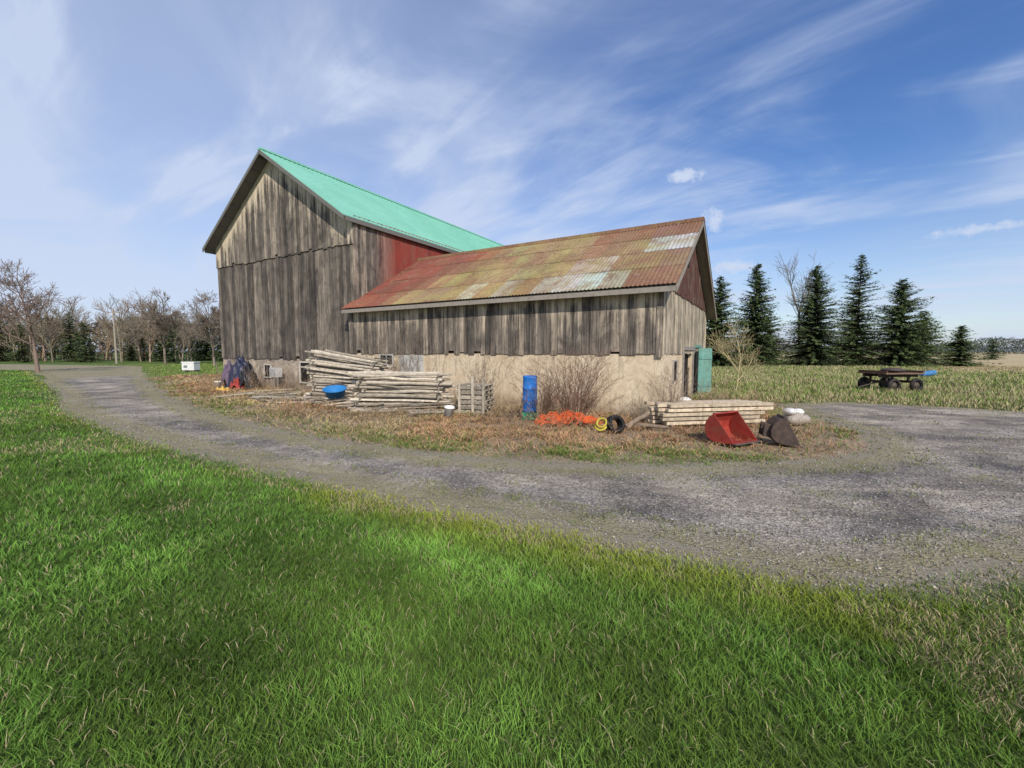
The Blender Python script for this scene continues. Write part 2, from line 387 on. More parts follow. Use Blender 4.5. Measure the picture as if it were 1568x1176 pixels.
def grass():
    rr=np.linspace(.7,75,4000); dens=np.where(rr<3,6200,6200*(3/rr)**1.8)
    pdf=rr*dens; N=int(pdf.sum()*(rr[1]-rr[0])*2.16)
    cdf=np.cumsum(pdf);cdf/=cdf[-1]
    r=np.interp(rng.random(N),cdf,rr); a=rng.uniform(-1.08,1.08,N)
    x=np.sin(a)*r;y=np.cos(a)*r
    drive=inpoly(x,y,coarse); foot=inpoly(x,y,bfoot)
    lawn=islawn(x,y)&~drive; isl=isisland(x,y)&~drive&~foot; field=~lawn&~isl&~drive&~foot
    d=distedge(x,y)
    wf=np.maximum(1,r/3)**.85
    cl=vnoise(x,y,2.2,3); cl2=vnoise(x,y,9,5); cl3=vnoise(x,y,.6,8); cl4=vnoise(x,y,.22,12); cl5=vnoise(x,y,4.5,33)
    ca,sa=math.cos(-.55),math.sin(-.55); st_=np.sin((-x*sa+y*ca)*2*math.pi/1.15+1.2*vnoise(x,y,.3,44))
    k=lawn&(rng.random(N)<np.clip(.1+d/.5,0,1))
    h=.022+.022*rng.random(N)+.05*cl5*cl2+.02*cl3; h*=np.clip(.45+d/.8,0,1)
    h*=np.where((x>2)&(y<3.2),1.3,1)
    g=np.array([.112,.222,.040]); shade_patch=vnoise(x,y,.45,61)*.65+vnoise(x,y,1.3,62)*.35  # random patches darken the blade colour, painted for a foreground shadow streak
    col=g[None]*((.38+.45*cl+.35*cl3+.55*cl5*(.6+.8*cl2))*(1+.14*st_)*(1.2-.65*np.clip(shade_patch*2.2-.75,0,1)))[:,None]*rng.uniform(.55,1.4,(N,1))
    yel=(np.clip((cl4-.3)*1.5+.35*(cl-.5),0,1)*rng.uniform(.3,1,N))[:,None]; col=col*(1-yel*.5)+np.array([.24,.32,.055])*yel*.5
    moss=(np.clip(1-d/1.0,0,1)*np.clip(cl3*1.9-.45,0,1))[:,None]; col=col*(1-moss)+np.array([.36,.37,.05])*moss
    thin=((vnoise(x,y,1.1,21)>.78)|((x>2.2)&(vnoise(x,y,1.7,22)>.55))|((d<.6)&(cl5>.42)))&(rng.random(N)<.5)
    col[thin]=np.array([.42,.34,.21])*rng.uniform(.6,1.2,(thin.sum(),1)); h=np.where(thin,h*.7,h)
    st=rng.random(N)<.05; col[st]=np.array([.45,.38,.23])*rng.uniform(.6,1.1,(st.sum(),1))
    w=.0042*wf
    tuft=drive&(((d<.6)&(cl5>.4)&(rng.random(N)<.35))|((vnoise(x,y,1.6,71)>.72)&(cl5>.5)&(rng.random(N)<.16)))
    k=k|tuft; h=np.where(tuft,h*.7,h); col[tuft]=np.array([.22,.25,.09])*rng.uniform(.5,1.3,(tuft.sum(),1))
    kn=k&(r<6); kf=k&(r>=6)
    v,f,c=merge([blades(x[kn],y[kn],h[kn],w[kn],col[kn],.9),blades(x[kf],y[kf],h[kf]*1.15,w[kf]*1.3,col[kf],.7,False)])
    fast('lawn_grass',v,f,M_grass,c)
    bare=vnoise(x,y,.9,55)*.6+vnoise(x,y,2.7,56)*.4
    k=isl&(rng.random(N)<np.clip(d/.4,0,1)*np.where(bare>.52,.28,1))
    green=(rng.random(N)<np.clip(1.0-d*.5,.12,1)*(.3+cl3))
    dc=np.array([.55,.41,.26])[None]*rng.uniform(.35,1.2,(N,1))*np.array([1,1,1]); dc[:,2]*=rng.uniform(.7,1.1,N); dc*=(.6+.65*cl3)[:,None]; dc[:,1:]*=(1-.18*(cl4>.5))[:,None]
    gc=np.array([.14,.21,.05])[None]*rng.uniform(.6,1.4,(N,1))
    c2=np.where(green[:,None],gc,dc)
    h2=(.025+.19*cl5*cl2+.06*rng.random(N)*cl)*np.clip(.35+d/1.6,0,1)
    v,f,c=blades(x[k],y[k],h2[k],.0032*wf[k]*1.5,c2[k],1.9)
    fast('dry_grass',v,f,M_grass,c)
    h3=(.06+.20*rng.random(N)*(.3+cl))*np.clip(.3+d/2,0,1)
    tan=rng.random(N)<fartan(x,y)
    dryf=(rng.random(N)<.42+.35*np.clip(cl4*2-1,0,1)+.3*(cl5>.6))|((d<2)&(rng.random(N)<.5))|tan
    lft=(x<-14); h3=np.where(lft|tan,h3*.4,h3); dryf&=~(lft&(rng.random(N)<.8))
    c3=np.where(dryf[:,None],np.array([.44,.38,.22])*rng.uniform(.6,1.1,(N,1)),np.array([.17,.25,.06])*rng.uniform(.6,1.35,(N,1)))
    v,f,c=blades(x[field],y[field],h3[field],.006*wf[field]*1.4,c3[field],.6,False)
    fast('field_grass',v,f,M_grass,c)
grass()
def prisms(P0,P1,r0,r1,k=4):
    P0=np.asarray(P0,float);P1=np.asarray(P1,float);r0=np.asarray(r0,float);r1=np.asarray(r1,float)
    n=len(P0); d=P1-P0; d/=np.maximum(np.linalg.norm(d,axis=1,keepdims=True),1e-9)
    ref=np.where(np.abs(d[:,2:3])>.9,np.array([[1.,0,0]]),np.array([[0,0,1.]]))
    a=np.cross(d,ref);a/=np.linalg.norm(a,axis=1,keepdims=True);b=np.cross(d,a)
    t=np.arange(k)*2*np.pi/k; ct=np.cos(t)[None,:,None];sn=np.sin(t)[None,:,None]
    ring=a[:,None]*ct+b[:,None]*sn
    V_=np.concatenate([P0[:,None]+ring*r0[:,None,None],P1[:,None]+ring*r1[:,None,None]],1).reshape(-1,3)
    i=np.arange(k); Fb=np.stack([i,(i+1)%k,k+(i+1)%k,k+i],1)
    F=(Fb[None]+2*k*np.arange(n)[:,None,None]).reshape(-1,4)
    return V_,F
def bare_tree(h,depth=5,seed=0,spread=.55,r=.12,trunk=.25,minr=.006,kids=(3,5),segs=3):
    rd=random.Random(seed); S=[]
    def grow(p,d,L,r,lev):
        q=p; dd=d.copy(); pts=[(q.copy(),r)]
        jt=.05 if lev==0 else .13
        for i in range(segs):
            dd=(dd+Vector((rd.gauss(0,jt),rd.gauss(0,jt),rd.gauss(.04,.08)))).normalized()
            q2=q+dd*L/segs; r2=r*(1-.42*(i+1)/segs)
            S.append((q.copy(),q2.copy(),pts[-1][1],max(r2,minr))); q=q2; pts.append((q.copy(),max(r2,minr)))
        if lev>=depth: return
        for j in range(rd.randint(*kids)):
            f=rd.uniform(.3,1) if lev else rd.uniform(trunk,1)
            idx=min(int(f*segs),segs-1); p0=pts[idx][0].lerp(pts[idx+1][0],f*segs-idx); 
            ax=dd.orthogonal(); ax.rotate(Matrix.Rotation(rd.uniform(0,6.28),3,dd))
            nd=(dd+ax*spread*rd.uniform(.7,1.6)+Vector((0,0,.15))).normalized()
            grow(p0,nd,L*rd.uniform(.5,.78)*(1.15-f*.3),pts[idx][1]*.6,lev+1)
        grow(q,dd,L*.6,pts[-1][1],lev+1)
    grow(Vector((0,0,-.05)),Vector((rd.gauss(0,.03),rd.gauss(0,.03),1)).normalized(),h*.36,r,0)
    P0=np.array([s[0] for s in S]);P1=np.array([s[1] for s in S]);r0=np.array([s[2] for s in S]);r1=np.array([s[3] for s in S])
    top=P1[:,2].max(); k=h/top; return P0*k,P1*k,r0,r1
def place(P0,P1,loc,rot=0,s=1):
    c,sn=math.cos(rot)*s,math.sin(rot)*s; Mx=np.array([[c,sn,0],[-sn,c,0],[0,0,s]])
    return P0@Mx+np.array(loc),P1@Mx+np.array(loc)
def tree_obj(name,loc,h,seed,col,depth=5,r=.12,minr=.008,**k):
    P0,P1,r0,r1=bare_tree(h,depth,seed,r=r,minr=minr,**k)
    v,f=prisms(P0,P1,r0,r1,5 if len(P0)<15000 else 4)
    c=np.repeat(np.array(col)[None]*rng.uniform(.7,1.25,(len(P0),1)),len(v)//len(P0),0)
    o=fast(name,v,f,M_bark,c); o.location=loc; return o
def spruce_geo(h,wd,seed,dens=1.0,leaf=.3,sparse=0):
    r=np.random.default_rng(seed); tri=[];cols=[]; S0=[];S1=[];R0=[];R1=[]
    S0.append((0,0,0));S1.append((0,0,h*.5));R0.append(h*.016);R1.append(h*.009)
    S0.append((0,0,h*.5));S1.append((0,0,h));R0.append(h*.009);R1.append(.01)
    z=h*.04; 
    while z<h*.985:
        f=1-z/h; Lmax=wd*.5*(f**.78)*(1 if f<.9 else 1-(f-.9)*2)+.12
        nb=int((5+5*f)*dens)+2
        wl=r.uniform(.8,1.12)
        for b in range(nb):
            if r.random()<sparse+.05: continue
            a=r.uniform(0,6.283); L=Lmax*wl*r.uniform(.55,1.22); up_=.35*(1-f)-.12*f+r.normal(0,.08)
            n=max(3,int(L/leaf*2.3*dens)); t=(np.arange(n)+r.random(n))/n
            px=np.cos(a)*L*t;py=np.sin(a)*L*t;pz=z+L*(up_*t-.22*t*t*f+.10*t**3)
            S0.append((0,0,z));e=.85;S1.append((np.cos(a)*L*e,np.sin(a)*L*e,z+L*(up_*e-.22*e*e*f)));R0.append(.02+.01*f*2);R1.append(.006)
            bt=r.uniform(.7,1.35)
            for side in(-1,1,0):
                q=np.stack([px,py,pz],1)+r.normal(0,.04,(n,3))
                ang=a+side*r.uniform(.5,1.1,n); ll=leaf*r.uniform(.6,1.35,n)*(1.15-.55*t)
                dr=-r.uniform(.1,.55,n) if side else r.uniform(-.5,.25,n)
                tip=q+np.stack([np.cos(ang)*ll,np.sin(ang)*ll,dr*ll],1)
                wv=np.stack([-np.sin(ang),np.cos(ang),r.normal(0,.5,n)],1)*(ll*.17)[:,None]
                tri.append(np.stack([q-wv,q+wv,tip],1))
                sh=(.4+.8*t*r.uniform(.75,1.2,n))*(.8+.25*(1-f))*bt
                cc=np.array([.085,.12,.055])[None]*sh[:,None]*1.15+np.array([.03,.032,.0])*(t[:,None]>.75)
                cols.append(np.repeat(cc,3,0).reshape(-1,3))
        z+=leaf*.62*(.75+.5*r.random())*(1.1 if dens<1 else .85)
    T=np.concatenate(tri); v1=T.reshape(-1,3); f1=np.arange(len(v1)).reshape(-1,3); c1=np.concatenate(cols)
    v2,f2=prisms(S0,S1,R0,R1,4); f2=np.concatenate([f2[:,[0,1,2]],f2[:,[0,2,3]]]); c2=np.tile(np.array([[.09,.07,.055]]),(len(v2),1))
    return merge([(v1,f1,c1),(v2,f2,c2)])
spr=[((28,50,0),11.8,7.4,1.05,0),((35.2,50.5,0),11.6,9.0,1.0,.1),((39.8,50,0),12.9,8.0,.9,.25),((43.8,49,0),9.8,10,1.1,0),((47.3,50,0),6.4,7.2,1.0,0),((51.3,49.5,0),4.6,5.4,1.0,0),((22.6,47.5,0),9.9,8,1.0,.1),((100,90,0),4.2,5.5,.8,0),((24.8,53,0),7.5,6.5,.9,.1),((31.8,54,0),7.0,7,.9,.1),((41.5,53,0),8.5,7.5,.9,.1),((37,54,0),8,7.5,.9,.1)]
for i,(loc,h,wd,dn,sp) in enumerate(spr):
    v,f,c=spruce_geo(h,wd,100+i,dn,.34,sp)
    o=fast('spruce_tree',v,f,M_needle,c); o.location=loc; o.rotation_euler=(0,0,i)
tree_obj('bare_tree',(-38.5,35,0),9.3,12,(.26,.19,.155),depth=5,r=.15,minr=.012,spread=.8,trunk=.5)
tree_obj('bare_tree',(36.5,55,0),15.0,9,(.24,.21,.18),depth=4,r=.16,minr=.012,spread=.45)
tree_obj('bare_tree',(-45,56,0),9.8,15,(.27,.22,.17),depth=5,r=.16,minr=.016,spread=.7)
tree_obj('bare_tree',(-34.5,50,0),9.0,16,(.25,.2,.16),depth=5,r=.14,minr=.014,spread=.7)
tree_obj('sapling',(9.6,18.4,0),3.2,23,(.5,.43,.24),depth=4,r=.035,minr=.004,spread=.6,kids=(3,5))
tree_obj('sapling',(10.6,20,0),2.6,24,(.45,.36,.2),depth=4,r=.03,minr=.004,spread=.6,kids=(2,4))
def tree_line():
    rd=random.Random(3); parts=[]; lib=[bare_tree(11,4,50+i,.6,.17,.25,.025,(2,4)) for i in range(6)]
    pal=[(.30,.225,.17),(.25,.205,.16),(.34,.26,.17),(.22,.2,.15)]
    n=135
    for i in range(n):
        t=i/n; x=-155+t*132+rd.uniform(-2,2); y=74+rd.uniform(-8,18)+ (12 if x<-110 else 0)
        P0,P1,r0,r1=lib[i%6]; a,b=place(P0,P1,(x,y,0),rd.uniform(0,6.28),rd.uniform(.7,1.18))
        v,f=prisms(a,b,r0,r1,3); c=np.repeat(np.array(rd.choice(pal))[None]*rng.uniform(.7,1.2,(len(a),1)),6,0)
        f=np.concatenate([f[:,[0,1,2]],f[:,[0,2,3]]]); parts.append((v,f,c))
    sl=[spruce_geo(8,4.6,900+i,.75,.5,.05) for i in range(4)]
    for i in range(50):
        x=-150+rd.random()*125; y=66+rd.uniform(-2,14); v,f,c=sl[i%4]; s=rd.uniform(.45,1.1)
        v=v*np.array([s,s,s])+np.array([x,y,0]); parts.append((v,f,c*.85))
    m=34000; x=rng.uniform(-180,-18,m); y=90+rng.uniform(-6,8,m); top=4.5+7*vnoise(x,y,.13,4)*vnoise(x,y,.5,6)+1.5; z=rng.random(m)**.8*top
    q=np.stack([x,y,z],1); s=rng.uniform(.2,.6,(m,1)); T=np.stack([q+rng.normal(0,1,(m,3))*s*.6,q+rng.normal(0,1,(m,3))*s*.6,q+rng.normal(0,1,(m,3))*s*.6],1)
    cc=np.where((vnoise(x,y,.1,7)>.5)[:,None],np.array([.07,.09,.04]),np.array([.22,.17,.125]))*rng.uniform(.5,1.3,(m,1))
    parts.append((T.reshape(-1,3),np.arange(3*m).reshape(-1,3),np.repeat(cc,3,0)))
    v,f,c=merge(parts); fast('distant_tree_line',v,f,M_grass,c)
    m=90000; x=rng.uniform(20,760,m); y=380+rng.uniform(-10,10,m)-x*.22; top=3.0+7*vnoise(x,y,.03,4)+3*vnoise(x,y,.15,6); z=rng.random(m)**.85*top
    q=np.stack([x,y,z],1); s=rng.uniform(.3,.8,(m,1)); T=q[:,None]+rng.normal(0,1,(m,3,3))*s[:,:,None]*.7
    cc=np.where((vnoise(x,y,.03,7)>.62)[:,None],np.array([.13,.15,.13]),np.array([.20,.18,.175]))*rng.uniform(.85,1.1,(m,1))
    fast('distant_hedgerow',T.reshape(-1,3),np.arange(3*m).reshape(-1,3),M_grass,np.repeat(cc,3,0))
    n=160; xs=np.linspace(-1500,2400,n); hh=12+22*vnoise(xs,xs*0,.0022,3)+2.5*vnoise(xs,xs*0,.03,5)
    A=np.stack([xs,1250+0*xs,0*xs-1],1); Bq=np.stack([xs,1400+0*xs,hh],1); V_=np.concatenate([A,Bq]); i=np.arange(n-1); F=np.stack([i,i+1,n+i+1,n+i],1)
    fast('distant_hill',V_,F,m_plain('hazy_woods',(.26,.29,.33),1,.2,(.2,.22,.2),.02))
tree_line()
# ------------------------------------------------------------------ buildings
def board_wall(mb,org,d,nrm,L,zb,zt,wmin=.18,wmax=.32,pale=1.0,paint=lambda s,z:0,th=.024,tone=(0,1),plen=.5):
    s=0.
    while s<L-.01:
        w=min(random.uniform(wmin,wmax),L-s); 
        if L-s-w<.08: w=L-s
        g=random.uniform(.004,.02); a=s+g/2; b=s+w-g/2
        z0=zb(s) if callable(zb) else zb; z0+=random.uniform(-.04,.025)
        if random.random()<.06: z0+=random.uniform(.03,.14)
        rnd=random.uniform(*tone); off=random.uniform(0,.012); n=8; vs=[];cs=[];fs=[]; pl=plen*random.uniform(.5,1.6)
        for i in range(n+1):
            for sx in(a,b):
                zz=z0+(zt(sx)-z0)*i/n
                for o_ in(off+th,off-.004):
                    vs.append(org+d*sx+nrm*o_+Z*zz)
                    dt=zt(sx)-zz
                    cs.append((rnd,pale*math.exp(-dt/pl),paint(sx,zz)))
        for i in range(n):
            k=i*4
            fs+= [(k,k+2,k+6,k+4),(k+2,k+3,k+7,k+6),(k+1,k,k+4,k+5),(k+3,k+1,k+5,k+7)]
        fs+=[(0,1,3,2),(4*n,4*n+2,4*n+3,4*n+1)]
        mb.add(vs,fs,cs); s+=w
def slab(mb,pts,th,col=(1,1,1)):
    n=len(pts); vs=[Vector(p) for p in pts]+[Vector(p)-Z*th for p in pts]
    fs=[tuple(range(n)),tuple(range(2*n-1,n-1,-1))]+[(i,n+i,n+(i+1)%n,(i+1)%n) for i in range(n)]
    mb.add(vs,fs,col)
barn=empty('timber_barn')
EZ=6.98; PZ=10.45; FZ=1.35; oh=.6; os_=.16
bh=BW/2; slope=(PZ-EZ)/bh
def gz(s): return EZ+slope*(bh-abs(s-bh))-.08
mb=MB()
board_wall(mb,Q(0,0,0),U,-Vv,BW,FZ,lambda s:6.02,pale=.0,tone=(.0,.75))
board_wall(mb,Q(0,0,0)-Vv*.045,U,-Vv,BW,5.93,gz,pale=1.35,plen=.8,tone=(.1,1))
mb.obj('front_wall',M_board,barn)
mb=MB()
def redp(s,z):
    return max(0,min(1,(s-1.0)/1.2))*.95
board_wall(mb,Q(0,0,0),Vv,-U,BL,FZ,lambda s:EZ+.02,pale=.3,paint=redp)
mb.obj('side_wall',M_board,barn)
mb=MB()
board_wall(mb,Q(BW,0,0),Vv,U,BL,FZ,lambda s:EZ+.02,pale=.3)
board_wall(mb,Q(0,BL,0),U,Vv,BW,FZ,gz,pale=.5)
mb.obj('rear_walls',M_board,barn)
mb=MB()
core=[Q(.03,.03,FZ+.03),Q(BW-.03,.03,FZ+.03),Q(BW-.03,.03,EZ-.12),Q(bh,.03,PZ-.2),Q(.03,.03,EZ-.12)]
vs=core+[p+Vv*(BL-.06) for p in core]
mb.add(vs,[tuple(range(5)),tuple(range(9,4,-1))]+[(i,(i+1)%5+0,(i+1)%5+5,i+5)[::-1] for i in range(5)])
mb.obj('dark_backing',M_dark,barn)  # dark core added behind the boards to stop light leaking through
mb=MB(); mb.box(Q(.0,.02,-.3),U*BW,Vv*(BL-.04),Z*(FZ+.32)); mb.obj('stone_foundation',M_stone,barn)
mb=MB(); mr_=MB()
for side in(0,1):
    def RP(e,t,dz=0):
        s_e=-os_ if side==0 else BW+os_
        s=s_e+(bh-s_e)*e; z=(EZ-slope*os_)+(PZ-(EZ-slope*os_))*e
        return Q(s,t,z+dz)
    slab(mb,[RP(0,-oh,.0),RP(1,-oh,0),RP(1,BL+.4,0),RP(0,BL+.4,0)],.035)
    t=-oh+.03
    while t<BL+.3:
        a,b=RP(0,t,.001),RP(1,t,.001); 
        mr_.box(a,Vv*.035,b-a,Z*.026); t+=.23
mb.obj('roof_sheets',M_teal,barn); 
mr_.box(Q(bh-.12,-oh-.01,PZ-.03),U*.24,Vv*(BL+1),Z*.075); mr_.obj('roof_ribs',M_teal,barn)
mb=MB()
for side in(0,1):
    def RP(e,t,dz=0):
        s_e=-os_ if side==0 else BW+os_
        s=s_e+(bh-s_e)*e; z=(EZ-slope*os_)+(PZ-(EZ-slope*os_))*e
        return Q(s,t,z+dz)
    slab(mb,[RP(0.,-oh+.04,-.045),RP(.995,-oh+.04,-.045),RP(.995,BL+.3,-.045),RP(0.,BL+.3,-.045)],.03,(1,1,1))
    a=RP(0,-oh-.012,-.2);b=RP(.998,-oh-.012,-.2); mb.box(a,Vv*.04,b-a,Z*.17)
    a=RP(0.0,-oh+.1,-.21); mb.box(a-U*(.02 if side==0 else -.0),Vv*(BL+.3),U*.025,Z*.16)
    for k in range(9):
        e=.04+k*.115; a=RP(e,-oh+.05,-.14); mb.box(a,Vv*(oh-.05),U*.06,Z*.06)
mb.obj('soffit_and_fascia',M_fascia,barn)
mb=MB()
mb.box(Q(-.02,-.055,FZ-.05),U*.16,-Vv*.03,Z*(4.55),(.8,.1,0)); mb.box(Q(-.02,-.06,FZ-.05),Vv*.2,-U*.035,Z*(EZ-FZ-.1),(.7,.1,0))
mb.obj('corner_boards',M_board,barn)
mb=MB(); mw=MB()
for s0,w,z0,z1 in((6.0,.5,.5,1.05),(8.3,.45,.6,1.1),(3.0,.7,.35,1.2)):
    mb.box(Q(s0,-.005,z0),U*w,-Vv*.004,Z*(z1-z0))
    for a in((s0-.06,z0-.05,.06,z1-z0+.1),(s0+w,z0-.05,.06,z1-z0+.1)): mw.box(Q(a[0],-.002,a[1]),U*a[2],-Vv*.05,Z*a[3],(.6,.57,.5))
    mw.box(Q(s0,-.002,z1),U*w,-Vv*.045,Z*.06,(.6,.57,.5)); mw.box(Q(s0,-.002,z0-.05),U*w,-Vv*.06,Z*.05,(.6,.57,.5))
mb.obj('basement_windows',M_dark,barn); mw.obj('window_frames',M_wood,barn)
shed=empty('barn_addition')
SF=1.64; SE=3.5; BE=3.3
def sz(t): return SE+(RZ-SE)*t/RT if t<RT else RZ-(RZ-BE)*(t-RT)/(WID-RT)
mb=MB(); board_wall(mb,P(0,0,0),U,-Vv,LEN,SF-.02,lambda s:SE-.04,.16,.27,pale=1.3,plen=.48,tone=(.1,1)); mb.obj('front_wall',M_board,shed)
mb=MB()
board_wall(mb,P(0,0,0),Vv,-U,WID,SF,lambda t:min(sz(t)-.1,3.42),.16,.24,pale=0,tone=(.4,1)); 
board_wall(mb,P(0,0,0)-U*.035,Vv,-U,WID,3.36,lambda t:max(sz(t)-.1,3.37),.16,.24,pale=0,paint=lambda s,z:.97,tone=(.1,.7))
mb.obj('gable_wall',M_board2,shed)
mb=MB(); board_wall(mb,P(0,WID,0),U,Vv,LEN,SF,lambda s:BE-.04,pale=.4); mb.obj('rear_wall',M_board,shed)
core=[P(.03,.03,SF),P(.03,WID-.03,SF),P(.03,WID-.03,BE-.1),P(.03,RT,RZ-.2),P(.03,.03,SE-.1)]
mb=MB(); vs=core+[p+U*(LEN-.06) for p in core]
mb.add(vs,[tuple(range(5)),tuple(range(9,4,-1))]+[(i,(i+1)%5,(i+1)%5+5,i+5) for i in range(5)]); mb.obj('dark_backing',M_dark,shed)  # added dark core, blocks light behind the addition's boards
mb=MB()
d0,d1=3.3,5.3
mb.box(P(0,.01,-.3),U*LEN,Vv*(d0-.01),Z*(SF+.29)); mb.box(P(0,d1,-.3),U*LEN,Vv*(WID-d1-.01),Z*(SF+.29)); mb.box(P(.7,d0,-.3),U*5,Vv*(d1-d0),Z*(SF+.28))
mb.obj('parged_foundation',M_found,shed)
mb=MB(); mb.box(P(.14,d0+.002,0.0),U*.02,Vv*(d1-d0-.004),Z*(SF)); mb.box(P(.0,d0+.002,SF-.03),U*.13,Vv*(d1-d0-.004),Z*.03)
mb.box(P(-.012,1.6,.85),-U*.01,Vv*.5,Z*.55)
mb.obj('dark_opening_sheets',M_dark,shed)  # near-black sheets paint the shade inside doorway and small window
mb=MB()
for a,w in((d0-.1,.1),(d1,.1)): mb.box(P(-.002,a,0),-U*.05,Vv*w,Z*(SF+.1),(.3,.28,.25))
mb.box(P(-.03,d0-.1,SF+.1),-U*.05,Vv*(d1-d0+.2),Z*.12,(.3,.28,.25))
for a in(1.54,2.1): mb.box(P(-.002,a,.8),-U*.04,Vv*.06,Z*.65,(.4,.37,.33))
mb.box(P(-.002,1.6,1.4),-U*.04,Vv*.5,Z*.05,(.4,.37,.33))
for k in range(4): mb.box(P(.1,d0+.25+k*.5,.02),-U*.02,Vv*.12,Z*(.9+.2*(k%2)),(.14,.12,.1))
mb.obj('door_frame',M_wood,shed)
mb=MB(); hd=P(-.07,6.3,.1); dd=(-U*.40+Vv*.8).normalized(); dn=Vector((dd.y,-dd.x,0))
for i in range(5): mb.box(hd+dd*(i*.17),dd*.163,dn*.03,Z*1.72,(.17+.03*random.random(),.40,.33))
for z in(.25,1.3): mb.box(hd+dd*.02+dn*.032+Z*z,dd*.8,dn*.022,Z*.1,(.17,.38,.32))
mb.box(P(-.03,5.6,SF+.2),-U*.05,Vv*1.6,Z*.1,(.17,.38,.32))
mb.obj('teal_door',M_paint,shed)
mb=MB(); mb.box(P(-.066,5.6,.1),-U*.01,Vv*.7,Z*1.6); mb.box(P(-.074,2.9,4.35),-U*.01,Vv*.55,Z*.3); mb.obj('dark_wall_sheets',M_dark,shed)  # near-black sheets on the wall, shade of door and loft openings painted in
mb=MB(); e0=-.38
pal_red=[(.23,.078,.052),(.26,.09,.06),(.20,.07,.05)]
pal_ol=[(.31,.245,.11),(.34,.275,.125),(.29,.215,.105),(.30,.205,.11)]
pal_gr=[(.46,.485,.48),(.42,.43,.41)]
pal_br=[(.25,.145,.095),(.23,.125,.08),(.28,.165,.105)]
def lerp(a,b,f): return tuple(x+(y-x)*f for x,y in zip(a,b))
for side in(0,1):
    tz0=(e0,SE+(RZ-SE)*e0/RT+.05) if side==0 else (WID+.4,BE-(RZ-BE)*.4/(WID-RT)+.05)
    tz1=(RT,RZ+.05)
    nr=4; s=-.42; ci=0
    while s<LEN-.01:
        w=.68; w_=min(w,LEN-s)
        for r_ in range(nr):
            f0,f1=r_/nr-.012*(r_>0),(r_+1)/nr
            redf=max(0,min(1,(s+r_*.7-7.8)/2.2)); brf=max(0,min(1,(3.0-s)/2.5+ (r_==3)*.6))
            c=lerp(random.choice(pal_ol),random.choice(pal_br),brf); c=lerp(c,random.choice(pal_red),redf)
            if (ci,r_) in {(3,0),(4,0),(0,2),(1,2)}: c=random.choice(pal_gr)
            if (ci,r_) in {(2,0),(3,1),(5,0),(7,0),(9,0),(4,1)}: c=lerp(c,(.42,.43,.41),.5)
            c=tuple(v*random.uniform(.9,1.08) for v in c)
            n=24; vs=[];fs=[]; lift=random.uniform(0,.006)
            for i in range(n+1):
                ss=s+(w_+.0)*i/n; cz=.011*math.sin(2*math.pi*(ss/.112))
                for k_,f in enumerate((f0,f1)):
                    t=tz0[0]+(tz1[0]-tz0[0])*f; zz=tz0[1]+(tz1[1]-tz0[1])*f+cz+(.012 if k_==0 else 0)+lift
                    vs.append(P(ss,t,zz))
            for i in range(n): fs.append((2*i,2*i+1,2*i+3,2*i+2)[::-1])
            mb.add(vs,fs,c)
        s+=w; ci+=1
for i in range(18):
    s=-.42+i*.68; mb.box(P(s,RT-.16,RZ-.03),U*min(.68,LEN-s),Vv*.16,Z*.115,random.choice(pal_br)); mb.box(P(s,RT,RZ-.03),U*min(.68,LEN-s),Vv*.16,Z*.11,random.choice(pal_red))
mb.obj('rusty_roof_sheets',M_rust,shed)
mb=MB()
slab(mb,[P(-.38,e0+.03,SE+(RZ-SE)*e0/RT+.0),P(-.38,RT,RZ+.0),P(LEN-.02,RT,RZ+.0),P(LEN-.02,e0+.03,SE+(RZ-SE)*e0/RT)],.03)
slab(mb,[P(-.38,RT+.002,RZ),P(-.38,WID+.38,BE-(RZ-BE)*.38/(WID-RT)),P(LEN-.02,WID+.38,BE-(RZ-BE)*.38/(WID-RT)),P(LEN-.02,RT+.002,RZ)],.03)
a=P(-.405,e0,SE+(RZ-SE)*e0/RT-.15); b=P(-.405,RT,RZ-.15); mb.box(a,U*.03,b-a,Z*.17)
a=P(-.405,WID+.4,BE-(RZ-BE)*.4/(WID-RT)-.15); mb.box(a,U*.03,b-a,Z*.17)
mb.box(P(-.4,e0,SE+(RZ-SE)*e0/RT-.12),U*(LEN+.38),Vv*.025,Z*.12)
mb.obj('fascia',m_plain('pale_fascia',(.3,.27,.23),.85,.7),shed)
mb=MB(); mb.box(P(LEN-.22,-.03,SF-.02),U*.2,-Vv*.03,Z*1.6,(.75,.2,0)); mb.box(P(-.035,-.03,SF-.1),U*.16,-Vv*.028,Z*1.85,(.8,.3,0)); mb.obj('corner_boards',M_board,shed)
mb=MB(); mw=MB()
for s0,w,z0,z1 in((9.5,.62,1.22,1.55),):
    mb.box(P(s0,.005,z0),U*w,-Vv*.009,Z*(z1-z0))
    mw.box(P(s0-.06,.0,z0-.06),U*.06,-Vv*.04,Z*(z1-z0+.12),(.5,.5,.47)); mw.box(P(s0+w,.0,z0-.06),U*.06,-Vv*.04,Z*(z1-z0+.12),(.5,.5,.47))
    mw.box(P(s0,.0,z0-.06),U*w,-Vv*.045,Z*.06,(.5,.5,.47)); mw.box(P(s0,.0,z1),U*w,-Vv*.045,Z*.05,(.5,.5,.47)); mw.box(P(s0+w/2-.02,.0,z0),U*.04,-Vv*.03,Z*(z1-z0),(.5,.5,.47))
for i in range(4): mw.box(P(8.0+i*.29,.0,.75),U*.28,-Vv*(.03+.006*(i%2)),Z*.82,(.6,.6,.56))
mb.obj('window_panes',M_glass,shed); mw.obj('window_frames',M_wood,shed)
